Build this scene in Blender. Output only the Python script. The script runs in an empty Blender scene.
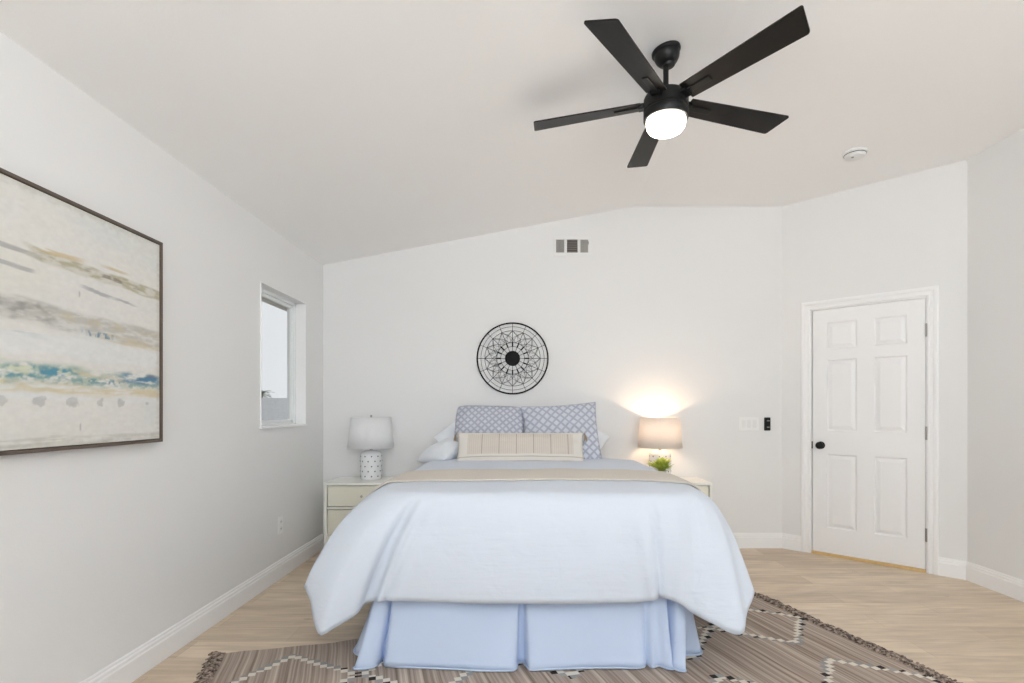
import bpy, bmesh, math, random
import numpy as np
from mathutils import Vector, Matrix, noise

random.seed(7)
PI = math.pi
sc = bpy.context.scene
COL = sc.collection

# ------------------------------------------------------------------ camera, world, light, exposure
cam_data = bpy.data.cameras.new('camera')
cam_data.sensor_width = 36.0
cam_data.lens = 525.0 / 1024.0 * 36.0
cam_data.shift_x = -11.0 / 1024.0
cam_data.shift_y = 68.5 / 1024.0
cam_data.clip_start = 0.05
cam = bpy.data.objects.new('camera', cam_data)
cam.location = (0, 0, 1.19)
cam.rotation_euler = (PI / 2, 0, 0)
COL.objects.link(cam)
sc.camera = cam

world = bpy.data.worlds.new('overcast_sky')
sc.world = world
world.use_nodes = True
bg = world.node_tree.nodes['Background']
bg.inputs[0].default_value = (0.92, 0.96, 1.0, 1)
bg.inputs[1].default_value = 0.95

def area_light(name, loc, rot, sx, sy, power, color):
    l = bpy.data.lights.new(name, 'AREA')
    l.shape = 'RECTANGLE'; l.size = sx; l.size_y = sy
    l.energy = power; l.color = color
    o = bpy.data.objects.new(name, l)
    o.location = loc; o.rotation_euler = rot
    COL.objects.link(o)
    return o

# daylight coming through the wide sliding glass door behind the camera
area_light('daylight_rear_glass', (0.55, -1.72, 1.15), (PI / 2, 0, 0), 3.4, 2.0, 9, (0.50, 0.76, 1.0))
# added fill light, aimed steeply up to brighten the ceiling; no real source
area_light('ceiling_fill_light', (0.55, -1.70, 1.85), (PI / 2 + 1.22, 0, 0), 3.2, 0.6, 142, (0.92, 0.96, 1.0))

sc.view_settings.view_transform = 'Standard'
sc.view_settings.look = 'None'
sc.view_settings.gamma = 1
sc.view_settings.use_curve_mapping = False
sc.view_settings.exposure = 0.16
sc.cycles.use_denoising = True
sc.cycles.max_bounces = 14
sc.cycles.diffuse_bounces = 10
sc.cycles.transparent_max_bounces = 12
sc.cycles.sample_clamp_indirect = 8

# ------------------------------------------------------------------ material helpers
def new_mat(name):
    m = bpy.data.materials.new(name)
    m.use_nodes = True
    nt = m.node_tree
    return m, nt, nt.nodes, nt.links, nt.nodes['Principled BSDF']

def simple(name, color, rough=0.6, metal=0.0, bump=0.0, bscale=60, spec=0.5, var=0.0, bdist=0.002):
    m, nt, N, L, b = new_mat(name)
    b.inputs['Base Color'].default_value = (*color, 1)
    b.inputs['Roughness'].default_value = rough
    b.inputs['Metallic'].default_value = metal
    b.inputs['Specular IOR Level'].default_value = spec
    tc = N.new('ShaderNodeTexCoord')
    nz = N.new('ShaderNodeTexNoise'); nz.inputs['Scale'].default_value = bscale
    nz.inputs['Detail'].default_value = 3
    L.new(tc.outputs['Object'], nz.inputs['Vector'])
    if bump:
        bp = N.new('ShaderNodeBump'); bp.inputs['Strength'].default_value = bump
        bp.inputs['Distance'].default_value = bdist
        L.new(nz.outputs['Fac'], bp.inputs['Height']); L.new(bp.outputs['Normal'], b.inputs['Normal'])
    if var:
        mx = N.new('ShaderNodeMix'); mx.data_type = 'RGBA'
        mx.inputs[6].default_value = (*[c * (1 - var) for c in color], 1)
        mx.inputs[7].default_value = (*[min(1, c * (1 + var)) for c in color], 1)
        L.new(nz.outputs['Fac'], mx.inputs[0]); L.new(mx.outputs[2], b.inputs['Base Color'])
    return m

def math_node(N, L, op, a, b=None, c=None):
    n = N.new('ShaderNodeMath'); n.operation = op
    for i, v in enumerate((a, b, c)):
        if v is None: continue
        if isinstance(v, (int, float)): n.inputs[i].default_value = v
        else: L.new(v, n.inputs[i])
    return n.outputs[0]

def mix_rgb(N, L, fac, a, b, blend='MIX'):
    n = N.new('ShaderNodeMix'); n.data_type = 'RGBA'; n.blend_type = blend
    if isinstance(fac, (int, float)): n.inputs[0].default_value = fac
    else: L.new(fac, n.inputs[0])
    for i, v in ((6, a), (7, b)):
        if isinstance(v, tuple): n.inputs[i].default_value = (*v, 1)
        else: L.new(v, n.inputs[i])
    return n.outputs[2]

M = {}
M['wall'] = simple('wall_paint', (0.80, 0.80, 0.795), 0.85, bump=0.25, bscale=110, spec=0.2)
M['ceiling'] = simple('ceiling_paint', (0.92, 0.915, 0.91), 0.9, bump=0.25, bscale=90, spec=0.2)
M['trim'] = simple('white_semigloss', (0.89, 0.89, 0.89), 0.35, spec=0.5)
M['door'] = simple('door_white', (0.87, 0.87, 0.87), 0.38, bump=0.05, bscale=40)
M['threshold'] = simple('raw_oak_threshold', (0.72, 0.50, 0.22), 0.5, var=0.1, bscale=30)
M['black'] = simple('satin_black_metal', (0.006, 0.006, 0.006), 0.42, spec=0.3)
M['blade'] = simple('dark_espresso_blade', (0.007, 0.006, 0.0055), 0.40, bump=0.15, bscale=150, spec=0.28, var=0.2)
M['iron'] = simple('black_iron', (0.008, 0.008, 0.008), 0.6, spec=0.2)
M['steel'] = simple('satin_nickel', (0.42, 0.40, 0.38), 0.35, metal=1.0)
M['plastic'] = simple('white_plastic', (0.80, 0.80, 0.79), 0.4)
M['nightstand'] = simple('cream_lacquer', (0.85, 0.845, 0.79), 0.35, spec=0.4)
M['drawer'] = simple('cream_drawer_front', (0.76, 0.745, 0.63), 0.35, spec=0.4)
M['duvet'] = None
M['sheet'] = simple('white_cotton', (0.80, 0.83, 0.87), 0.9, bump=0.25, bscale=25, spec=0.15, bdist=0.004)
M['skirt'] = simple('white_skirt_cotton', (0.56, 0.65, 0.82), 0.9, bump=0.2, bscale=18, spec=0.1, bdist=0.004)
M['mattress'] = simple('mattress_ticking', (0.75, 0.76, 0.78), 0.9, bump=0.2)
M['ceramic'] = simple('white_glazed_ceramic', (0.80, 0.81, 0.82), 0.22, spec=0.5)
M['dots'] = simple('slate_blue_glaze', (0.13, 0.16, 0.22), 0.3)
M['grey_dots'] = simple('taupe_glaze', (0.20, 0.17, 0.14), 0.3)
M['leaf'] = simple('bright_green_leaf', (0.42, 0.50, 0.07), 0.5, var=0.35, bscale=30)
M['pot'] = simple('white_pot', (0.72, 0.72, 0.70), 0.4)
M['frame'] = simple('dark_walnut_frame', (0.115, 0.085, 0.065), 0.5, var=0.25, bscale=25)
M['duct'] = simple('dark_duct', (0.10, 0.085, 0.075), 0.8)
M['louvre'] = simple('grey_louvre', (0.50, 0.49, 0.47), 0.5)
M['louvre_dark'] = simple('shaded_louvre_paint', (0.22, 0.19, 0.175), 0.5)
M['vinyl'] = simple('white_vinyl_frame', (0.84, 0.86, 0.87), 0.3)
M['stucco'] = simple('pale_stucco', (0.62, 0.60, 0.57), 0.9, bump=0.4, bscale=30, var=0.05)
M['rooftile'] = simple('grey_roof_shingle', (0.50, 0.50, 0.51), 0.9, bump=0.5, bscale=12, var=0.2)
M['ground'] = simple('dry_ground', (0.36, 0.33, 0.27), 0.95, var=0.2, bscale=2)
M['trunk'] = simple('palm_trunk', (0.20, 0.17, 0.14), 0.9, bump=0.5, bscale=20)
M['frond'] = simple('palm_frond', (0.16, 0.20, 0.14), 0.6, var=0.2)
M['tassel'] = simple('tan_tassel_thread', (0.33, 0.25, 0.17), 0.9)
M['sham_edge'] = simple('grey_piping', (0.46, 0.48, 0.56), 0.9)
M['switch'] = simple('switch_white', (0.86, 0.86, 0.85), 0.3)
M['darkslot'] = simple('dark_slot', (0.03, 0.03, 0.03), 0.5)
M['button'] = simple('grey_button', (0.20, 0.20, 0.21), 0.4)

def duvet_mat():
    m, nt, N, L, b = new_mat('white_crinkled_cotton')
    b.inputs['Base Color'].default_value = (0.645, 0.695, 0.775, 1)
    b.inputs['Roughness'].default_value = 0.9
    b.inputs['Specular IOR Level'].default_value = 0.15
    tc = N.new('ShaderNodeTexCoord')
    mp = N.new('ShaderNodeMapping'); mp.inputs['Scale'].default_value = (5, 28, 42)
    L.new(tc.outputs['Object'], mp.inputs['Vector'])
    n1 = N.new('ShaderNodeTexNoise'); n1.inputs['Scale'].default_value = 1; n1.inputs['Detail'].default_value = 4
    L.new(mp.outputs[0], n1.inputs['Vector'])
    n2 = N.new('ShaderNodeTexNoise'); n2.inputs['Scale'].default_value = 9; n2.inputs['Detail'].default_value = 3
    n2.inputs['Distortion'].default_value = 0.6
    L.new(tc.outputs['Object'], n2.inputs['Vector'])
    b1 = N.new('ShaderNodeBump'); b1.inputs['Strength'].default_value = 0.6; b1.inputs['Distance'].default_value = 0.005
    b2 = N.new('ShaderNodeBump'); b2.inputs['Strength'].default_value = 0.7; b2.inputs['Distance'].default_value = 0.008
    L.new(n1.outputs['Fac'], b1.inputs['Height']); L.new(n2.outputs['Fac'], b2.inputs['Height'])
    L.new(b2.outputs['Normal'], b1.inputs['Normal']); L.new(b1.outputs['Normal'], b.inputs['Normal'])
    return m
M['duvet'] = duvet_mat()

def throw_mat():
    m, nt, N, L, b = new_mat('beige_woven_throw')
    tc = N.new('ShaderNodeTexCoord')
    n1 = N.new('ShaderNodeTexNoise'); n1.inputs['Scale'].default_value = 140
    L.new(tc.outputs['Object'], n1.inputs['Vector'])
    c = mix_rgb(N, L, n1.outputs['Fac'], (0.58, 0.535, 0.48), (0.70, 0.66, 0.60))
    L.new(c, b.inputs['Base Color'])
    b.inputs['Roughness'].default_value = 0.95; b.inputs['Specular IOR Level'].default_value = 0.1
    bp = N.new('ShaderNodeBump'); bp.inputs['Strength'].default_value = 0.4; bp.inputs['Distance'].default_value = 0.002
    L.new(n1.outputs['Fac'], bp.inputs['Height']); L.new(bp.outputs['Normal'], b.inputs['Normal'])
    return m
M['throw'] = throw_mat()

def floor_mat():
    m, nt, N, L, b = new_mat('light_oak_planks')
    tc = N.new('ShaderNodeTexCoord')
    br = N.new('ShaderNodeTexBrick')
    br.offset = 0.37; br.inputs['Scale'].default_value = 1
    br.inputs['Brick Width'].default_value = 1.22; br.inputs['Row Height'].default_value = 0.18
    br.inputs['Mortar Size'].default_value = 0.0012; br.inputs['Mortar Smooth'].default_value = 0.3
    br.inputs['Bias'].default_value = 0
    br.inputs['Color1'].default_value = (0.57, 0.46, 0.345, 1)
    br.inputs['Color2'].default_value = (0.69, 0.575, 0.44, 1)
    br.inputs['Mortar'].default_value = (0.42, 0.33, 0.24, 1)
    L.new(tc.outputs['Object'], br.inputs['Vector'])
    mp = N.new('ShaderNodeMapping'); mp.inputs['Scale'].default_value = (2.2, 26, 1)
    L.new(tc.outputs['Object'], mp.inputs['Vector'])
    n1 = N.new('ShaderNodeTexNoise'); n1.inputs['Scale'].default_value = 1; n1.inputs['Detail'].default_value = 6
    n1.inputs['Distortion'].default_value = 1.2
    L.new(mp.outputs[0], n1.inputs['Vector'])
    mp2 = N.new('ShaderNodeMapping'); mp2.inputs['Scale'].default_value = (1.2, 5, 1)
    L.new(tc.outputs['Object'], mp2.inputs['Vector'])
    n2 = N.new('ShaderNodeTexNoise'); n2.inputs['Scale'].default_value = 1.5; n2.inputs['Detail'].default_value = 4
    n2.inputs['Distortion'].default_value = 2.0
    L.new(mp2.outputs[0], n2.inputs['Vector'])
    cr = N.new('ShaderNodeValToRGB')
    cr.color_ramp.elements[0].position = 0.3; cr.color_ramp.elements[0].color = (0.86, 0.845, 0.83, 1)
    cr.color_ramp.elements[1].position = 0.7; cr.color_ramp.elements[1].color = (1.1, 1.1, 1.1, 1)
    L.new(n1.outputs['Fac'], cr.inputs[0])
    cr2 = N.new('ShaderNodeValToRGB')
    cr2.color_ramp.elements[0].position = 0.3; cr2.color_ramp.elements[0].color = (0.88, 0.87, 0.86, 1)
    cr2.color_ramp.elements[1].position = 0.65; cr2.color_ramp.elements[1].color = (1.06, 1.06, 1.06, 1)
    L.new(n2.outputs['Fac'], cr2.inputs[0])
    c = mix_rgb(N, L, 1.0, br.outputs['Color'], cr.outputs['Color'], 'MULTIPLY')
    c = mix_rgb(N, L, 1.0, c, cr2.outputs['Color'], 'MULTIPLY')
    # small knots
    mpk = N.new('ShaderNodeMapping'); mpk.inputs['Scale'].default_value = (1.6, 4.2, 1)
    L.new(tc.outputs['Object'], mpk.inputs['Vector'])
    vo = N.new('ShaderNodeTexVoronoi'); vo.inputs['Scale'].default_value = 1.0
    L.new(mpk.outputs[0], vo.inputs['Vector'])
    kn = math_node(N, L, 'LESS_THAN', vo.outputs['Distance'], 0.045)
    kn = math_node(N, L, 'MULTIPLY', kn, 0.35)
    c = mix_rgb(N, L, kn, c, (0.22, 0.15, 0.10))
    L.new(c, b.inputs['Base Color'])
    b.inputs['Roughness'].default_value = 0.42
    b.inputs['Specular IOR Level'].default_value = 0.4
    bp = N.new('ShaderNodeBump'); bp.inputs['Strength'].default_value = 0.15; bp.inputs['Distance'].default_value = 0.001
    L.new(n1.outputs['Fac'], bp.inputs['Height']); L.new(bp.outputs['Normal'], b.inputs['Normal'])
    return m
M['floor'] = floor_mat()

def rug_mat():
    """Flat-woven rug: fine brown stripes and stepped diamonds of white, black and grey stitches. UV = metres (a along, b down)."""
    m, nt, N, L, b = new_mat('brown_flatweave')
    uv = N.new('ShaderNodeUVMap')
    sp = N.new('ShaderNodeSeparateXYZ'); L.new(uv.outputs[0], sp.inputs[0])
    a, v = sp.outputs[0], sp.outputs[1]
    mp = N.new('ShaderNodeMapping'); mp.inputs['Scale'].default_value = (70, 0.8, 1)
    L.new(uv.outputs[0], mp.inputs['Vector'])
    n1 = N.new('ShaderNodeTexNoise'); n1.inputs['Scale'].default_value = 1; n1.inputs['Detail'].default_value = 3
    L.new(mp.outputs[0], n1.inputs['Vector'])
    mpb = N.new('ShaderNodeMapping'); mpb.inputs['Scale'].default_value = (7, 0.25, 1)
    L.new(uv.outputs[0], mpb.inputs['Vector'])
    n2 = N.new('ShaderNodeTexNoise'); n2.inputs['Scale'].default_value = 1; n2.inputs['Detail'].default_value = 2
    L.new(mpb.outputs[0], n2.inputs['Vector'])
    cr = N.new('ShaderNodeValToRGB')
    e = cr.color_ramp.elements
    e[0].position = 0.30; e[0].color = (0.12, 0.08, 0.06, 1)
    e[1].position = 0.72; e[1].color = (0.66, 0.56, 0.47, 1)
    x = cr.color_ramp.elements.new(0.44); x.color = (0.29, 0.23, 0.19, 1)
    x = cr.color_ramp.elements.new(0.56); x.color = (0.43, 0.355, 0.30, 1)
    L.new(n1.outputs['Fac'], cr.inputs[0])
    base = mix_rgb(N, L, 0.3, cr.outputs['Color'], mix_rgb(N, L, n2.outputs['Fac'], (0.30, 0.23, 0.19), (0.47, 0.41, 0.36)))
    # lattice of diamonds; cells quantised to stitches
    q = 0.030
    qa = math_node(N, L, 'MULTIPLY', math_node(N, L, 'FLOOR', math_node(N, L, 'DIVIDE', a, q)), q)
    qb = math_node(N, L, 'MULTIPLY', math_node(N, L, 'FLOOR', math_node(N, L, 'DIVIDE', v, q / 2)), q / 2)
    pa, pb = PITCH_A, PITCH_B
    fa = math_node(N, L, 'PINGPONG', math_node(N, L, 'SUBTRACT', qa, ORG_A - 10 * pa), pa / 2)
    fb = math_node(N, L, 'PINGPONG', math_node(N, L, 'SUBTRACT', qb, ORG_B - 10 * pb), pb / 2)
    d = math_node(N, L, 'ADD', math_node(N, L, 'DIVIDE', fa, RAD_A), math_node(N, L, 'DIVIDE', fb, RAD_B))
    band = math_node(N, L, 'LESS_THAN', math_node(N, L, 'ABSOLUTE', math_node(N, L, 'SUBTRACT', d, 0.94)), 0.047)
    inner = math_node(N, L, 'LESS_THAN', math_node(N, L, 'ABSOLUTE', math_node(N, L, 'SUBTRACT', d, 1.03)), 0.042)
    sel = math_node(N, L, 'PINGPONG', math_node(N, L, 'DIVIDE', v, q / 2), 1)
    sel = math_node(N, L, 'GREATER_THAN', sel, 0.5)
    ca = math_node(N, L, 'FLOOR', math_node(N, L, 'DIVIDE', a, q))
    par = math_node(N, L, 'FLOORED_MODULO', ca, 2)
    dark = mix_rgb(N, L, par, (0.035, 0.03, 0.03), (0.33, 0.32, 0.31))
    nb = N.new('ShaderNodeTexNoise'); nb.inputs['Scale'].default_value = 1.7
    L.new(uv.outputs[0], nb.inputs['Vector'])
    where = math_node(N, L, 'GREATER_THAN', nb.outputs['Fac'], 0.47)
    dark = mix_rgb(N, L, where, (0.28, 0.28, 0.275), dark)
    c = mix_rgb(N, L, inner, base, dark)
    c = mix_rgb(N, L, band, c, (0.66, 0.62, 0.55))
    L.new(c, b.inputs['Base Color'])
    b.inputs['Roughness'].default_value = 0.95; b.inputs['Specular IOR Level'].default_value = 0.1
    bp = N.new('ShaderNodeBump'); bp.inputs['Strength'].default_value = 0.6; bp.inputs['Distance'].default_value = 0.003
    L.new(n1.outputs['Fac'], bp.inputs['Height']); L.new(bp.outputs['Normal'], b.inputs['Normal'])
    return m
PITCH_A, PITCH_B, ORG_A, ORG_B, RAD_A, RAD_B = 0.604, 0.72, 0.305, 0.372, 0.302, 0.28
M['rug'] = rug_mat()
def fringe_mat():
    m, nt, N, L, b = new_mat('braided_fringe_yarn')
    tc = N.new('ShaderNodeTexCoord')
    n1 = N.new('ShaderNodeTexNoise'); n1.inputs['Scale'].default_value = 60
    L.new(tc.outputs['Object'], n1.inputs['Vector'])
    c = mix_rgb(N, L, math_node(N, L, 'SMOOTH_MIN', math_node(N, L, 'MULTIPLY', math_node(N, L, 'SUBTRACT', n1.outputs['Fac'], 0.38), 3.0), 1.0, 0.1), (0.07, 0.048, 0.037), (0.50, 0.40, 0.33))
    L.new(c, b.inputs['Base Color']); b.inputs['Roughness'].default_value = 0.95
    return m
M['fringe'] = fringe_mat()

def lattice_mat(name, cell, th, ca, cb):
    """pale cloth crossed by a trellis of soft grey lines; UV in metres on the pillow."""
    m, nt, N, L, b = new_mat(name)
    uv = N.new('ShaderNodeUVMap')
    nz = N.new('ShaderNodeTexNoise'); nz.inputs['Scale'].default_value = 5
    L.new(uv.outputs[0], nz.inputs['Vector'])
    sp = N.new('ShaderNodeSeparateXYZ'); L.new(uv.outputs[0], sp.inputs[0])
    u, v = sp.outputs[0], sp.outputs[1]
    wob = math_node(N, L, 'MULTIPLY', math_node(N, L, 'SUBTRACT', nz.outputs['Fac'], 0.5), 0.03)
    s = math_node(N, L, 'ADD', math_node(N, L, 'ADD', u, v), wob)
    d = math_node(N, L, 'SUBTRACT', math_node(N, L, 'SUBTRACT', u, v), wob)
    def lines(x):
        f = math_node(N, L, 'PINGPONG', x, cell / 2)
        mr = N.new('ShaderNodeMapRange'); mr.interpolation_type = 'SMOOTHSTEP'
        L.new(f, mr.inputs[0])
        mr.inputs[1].default_value = th * 0.6; mr.inputs[2].default_value = th * 1.5
        mr.inputs[3].default_value = 1; mr.inputs[4].default_value = 0
        return mr.outputs[0]
    ln = math_node(N, L, 'MAXIMUM', lines(math_node(N, L, 'ADD', s, 10.0)), lines(math_node(N, L, 'ADD', d, 10.0)))
    ln = math_node(N, L, 'MULTIPLY', ln, 0.8)
    c = mix_rgb(N, L, ln, ca, cb)
    L.new(c, b.inputs['Base Color'])
    b.inputs['Roughness'].default_value = 0.95; b.inputs['Specular IOR Level'].default_value = 0.1
    bp = N.new('ShaderNodeBump'); bp.inputs['Strength'].default_value = 0.35; bp.inputs['Distance'].default_value = 0.003
    L.new(ln, bp.inputs['Height']); L.new(bp.outputs['Normal'], b.inputs['Normal'])
    return m
M['lattice'] = lattice_mat('blue_grey_trellis_cloth', 0.068, 0.010, (0.62, 0.645, 0.71), (0.36, 0.38, 0.465))
M['lattice_fine'] = lattice_mat('blue_grey_fine_trellis_cloth', 0.056, 0.010, (0.60, 0.62, 0.68), (0.36, 0.375, 0.455))

def lumbar_mat():
    m, nt, N, L, b = new_mat('cream_striped_linen')
    uv = N.new('ShaderNodeUVMap')
    sp = N.new('ShaderNodeSeparateXYZ'); L.new(uv.outputs[0], sp.inputs[0])
    u, v = sp.outputs[0], sp.outputs[1]
    def near(x, at, w):
        return math_node(N, L, 'LESS_THAN', math_node(N, L, 'ABSOLUTE', math_node(N, L, 'SUBTRACT', x, at)), w)
    inpan = math_node(N, L, 'MULTIPLY', near(u, 0.0, 0.40), near(v, 0.03, 0.085))
    f = math_node(N, L, 'PINGPONG', math_node(N, L, 'ADD', u, 10.04), 0.065)
    big = math_node(N, L, 'LESS_THAN', f, 0.003)
    f2 = math_node(N, L, 'PINGPONG', math_node(N, L, 'ADD', u, 10.0), 0.008)
    small = math_node(N, L, 'MULTIPLY', math_node(N, L, 'LESS_THAN', f2, 0.002), 0.35)
    base = (0.72, 0.685, 0.63)
    pan = mix_rgb(N, L, small, (0.66, 0.605, 0.54), (0.47, 0.40, 0.34))
    pan = mix_rgb(N, L, big, pan, (0.42, 0.36, 0.32))
    c = mix_rgb(N, L, inpan, base, pan)
    for at, w in ((-0.075, 0.0035), (-0.108, 0.0045)):
        c = mix_rgb(N, L, near(v, at, w), c, (0.50, 0.45, 0.39))
    L.new(c, b.inputs['Base Color'])
    b.inputs['Roughness'].default_value = 0.95; b.inputs['Specular IOR Level'].default_value = 0.1
    return m
M['lumbar'] = lumbar_mat()

def shade_mat(name, col, trans):
    m, nt, N, L, b = new_mat(name)
    N.remove(b)
    out = N['Material Output']
    df = N.new('ShaderNodeBsdfDiffuse'); tr = N.new('ShaderNodeBsdfTranslucent')
    tc = N.new('ShaderNodeTexCoord')
    mp = N.new('ShaderNodeMapping'); mp.inputs['Scale'].default_value = (30, 30, 260)
    L.new(tc.outputs['Object'], mp.inputs['Vector'])
    nz = N.new('ShaderNodeTexNoise'); nz.inputs['Scale'].default_value = 1
    L.new(mp.outputs[0], nz.inputs['Vector'])
    c = mix_rgb(N, L, nz.outputs['Fac'], tuple(x * 0.93 for x in col), tuple(min(1, x * 1.05) for x in col))
    L.new(c, df.inputs[0]); L.new(c, tr.inputs[0])
    mx = N.new('ShaderNodeMixShader'); mx.inputs[0].default_value = trans
    L.new(df.outputs[0], mx.inputs[1]); L.new(tr.outputs[0], mx.inputs[2]); L.new(mx.outputs[0], out.inputs[0])
    return m
M['shade_white'] = shade_mat('white_linen_shade', (0.90, 0.90, 0.91), 0.15)
M['shade_warm'] = shade_mat('oatmeal_linen_shade', (0.84, 0.80, 0.76), 0.27)

def emit_mat(name, col, s):
    m, nt, N, L, b = new_mat(name)
    b.inputs['Base Color'].default_value = (0.9, 0.9, 0.9, 1)
    b.inputs['Emission Color'].default_value = (*col, 1)
    b.inputs['Emission Strength'].default_value = s
    return m
M['fan_glow'] = emit_mat('lit_frosted_glass', (1.0, 0.89, 0.77), 16.0)
M['bulb'] = emit_mat('lit_bulb', (1.0, 0.78, 0.52), 6.0)

def glass_mat():
    m, nt, N, L, b = new_mat('window_glass')
    N.remove(b)
    out = N['Material Output']
    tr = N.new('ShaderNodeBsdfTransparent'); tr.inputs[0].default_value = (0.90, 0.90, 0.895, 1)
    gl = N.new('ShaderNodeBsdfGlossy'); gl.inputs['Roughness'].default_value = 0.02
    mx = N.new('ShaderNodeMixShader')
    mx.inputs[0].default_value = 0.07; L.new(tr.outputs[0], mx.inputs[1]); L.new(gl.outputs[0], mx.inputs[2])
    L.new(mx.outputs[0], out.inputs[0])
    return m
M['glass'] = glass_mat()

def vcol_mat():
    m, nt, N, L, b = new_mat('painted_canvas')
    at = N.new('ShaderNodeVertexColor'); at.layer_name = 'paint'
    L.new(at.outputs[0], b.inputs['Base Color'])
    b.inputs['Roughness'].default_value = 0.75; b.inputs['Specular IOR Level'].default_value = 0.25
    tc = N.new('ShaderNodeTexCoord')
    nz = N.new('ShaderNodeTexNoise'); nz.inputs['Scale'].default_value = 300
    L.new(tc.outputs['Object'], nz.inputs['Vector'])
    bp = N.new('ShaderNodeBump'); bp.inputs['Strength'].default_value = 0.2; bp.inputs['Distance'].default_value = 0.001
    L.new(nz.outputs['Fac'], bp.inputs['Height']); L.new(bp.outputs['Normal'], b.inputs['Normal'])
    return m
M['canvas'] = vcol_mat()

# ------------------------------------------------------------------ mesh helpers
class MB:
    """collects shapes and links them as ONE mesh object"""
    def __init__(self): self.v = []; self.f = []; self.mi = []; self.uv = None
    def add(self, vs, fs, mi=0):
        o = len(self.v); self.v += [tuple(p) for p in vs]
        self.f += [tuple(i + o for i in f) for f in fs]; self.mi += [mi] * len(fs)
    def box(self, x0, x1, y0, y1, z0, z1, mi=0, mat=None):
        vs = [(x, y, z) for z in (z0, z1) for y in (y0, y1) for x in (x0, x1)]
        if mat is not None: vs = [tuple(mat @ Vector(p)) for p in vs]
        self.add(vs, [(0, 2, 3, 1), (4, 5, 7, 6), (0, 1, 5, 4), (2, 6, 7, 3), (0, 4, 6, 2), (1, 3, 7, 5)], mi)
    def prism(self, poly, y0, y1, mi=0):
        """poly in XZ, extruded along Y"""
        n = len(poly)
        vs = [(x, y0, z) for x, z in poly] + [(x, y1, z) for x, z in poly]
        fs = [tuple(range(n - 1, -1, -1)), tuple(range(n, 2 * n))]
        fs += [(i, (i + 1) % n, n + (i + 1) % n, n + i) for i in range(n)]
        self.add(vs, fs, mi)
    def lathe(self, prof, seg=32, mat=None, mi=0, close=True):
        """prof list of (r,z)"""
        vs = []; fs = []
        for r, z in prof:
            for k in range(seg):
                a = 2 * PI * k / seg
                p = Vector((r * math.cos(a), r * math.sin(a), z))
                vs.append(tuple(mat @ p) if mat is not None else tuple(p))
        n = len(prof)
        for i in range(n - 1):
            for k in range(seg):
                k2 = (k + 1) % seg
                fs.append((i * seg + k, i * seg + k2, (i + 1) * seg + k2, (i + 1) * seg + k))
        if close:
            fs.append(tuple(range(seg - 1, -1, -1))); fs.append(tuple((n - 1) * seg + k for k in range(seg)))
        self.add(vs, fs, mi)
    def tube(self, pts, r, seg=8, closed=False, mi=0):
        pts = [Vector(p) for p in pts]; n = len(pts)
        vs = []; fs = []
        up0 = None
        for i, p in enumerate(pts):
            if closed: t = (pts[(i + 1) % n] - pts[i - 1])
            else: t = pts[min(i + 1, n - 1)] - pts[max(i - 1, 0)]
            t.normalize()
            ref = up0 if up0 is not None else (Vector((0, 1, 0)) if abs(t.y) < 0.9 else Vector((1, 0, 0)))
            a = t.cross(ref).normalized(); b = a.cross(t).normalized(); up0 = b
            for k in range(seg):
                an = 2 * PI * k / seg
                vs.append(tuple(p + (a * math.cos(an) + b * math.sin(an)) * (r[i] if isinstance(r, (list, tuple)) else r)))
        m = n if closed else n - 1
        for i in range(m):
            j = (i + 1) % n
            for k in range(seg):
                k2 = (k + 1) % seg
                fs.append((i * seg + k, i * seg + k2, j * seg + k2, j * seg + k))
        if not closed:
            fs.append(tuple(range(seg - 1, -1, -1))); fs.append(tuple((n - 1) * seg + k for k in range(seg)))
        self.add(vs, fs, mi)
    def build(self, name, mats, parent=None, smooth=False, bevel=0, subsurf=0, angle=None, merge=False, solid=0, loc=None, rotz=0):
        me = bpy.data.meshes.new(name)
        me.from_pydata(self.v, [], self.f)
        if not isinstance(mats, (list, tuple)): mats = [mats]
        for m in mats: me.materials.append(m)
        me.polygons.foreach_set('material_index', self.mi)
        if self.uv is not None:
            ul = me.uv_layers.new(name='UVMap')
            idx = np.empty(len(me.loops), dtype=np.int32); me.loops.foreach_get('vertex_index', idx)
            uva = np.array(self.uv, dtype=np.float32)[idx]
            ul.data.foreach_set('uv', uva.ravel())
        bm = bmesh.new(); bm.from_mesh(me)
        if merge: bmesh.ops.remove_doubles(bm, verts=bm.verts, dist=1e-4)
        bmesh.ops.recalc_face_normals(bm, faces=bm.faces)
        bm.to_mesh(me); bm.free()
        if smooth:
            me.polygons.foreach_set('use_smooth', [True] * len(me.polygons))
            if angle: me.set_sharp_from_angle(angle=math.radians(angle))
        me.update()
        o = bpy.data.objects.new(name, me); COL.objects.link(o)
        if parent is not None: o.parent = parent
        if loc is not None: o.location = loc
        o.rotation_euler.z = rotz
        if solid:
            md = o.modifiers.new('solid', 'SOLIDIFY'); md.thickness = solid; md.offset = -1
        if bevel:
            md = o.modifiers.new('bevel', 'BEVEL'); md.width = bevel; md.segments = 2; md.limit_method = 'ANGLE'
            md.angle_limit = math.radians(40)
        if subsurf:
            md = o.modifiers.new('sub', 'SUBSURF'); md.levels = subsurf; md.render_levels = subsurf
        return o

def tag(o, label, cat, group=None):
    o['label'] = label; o['category'] = cat
    if group: o['group'] = group
    return o
def struct(o): o['kind'] = 'structure'; return o
def thing(name, label, cat, loc=(0, 0, 0), rotz=0, group=None):
    o = bpy.data.objects.new(name, None); COL.objects.link(o)
    o.empty_display_size = 0.05
    o.location = loc; o.rotation_euler = (0, 0, rotz)
    return tag(o, label, cat, group)

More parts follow.
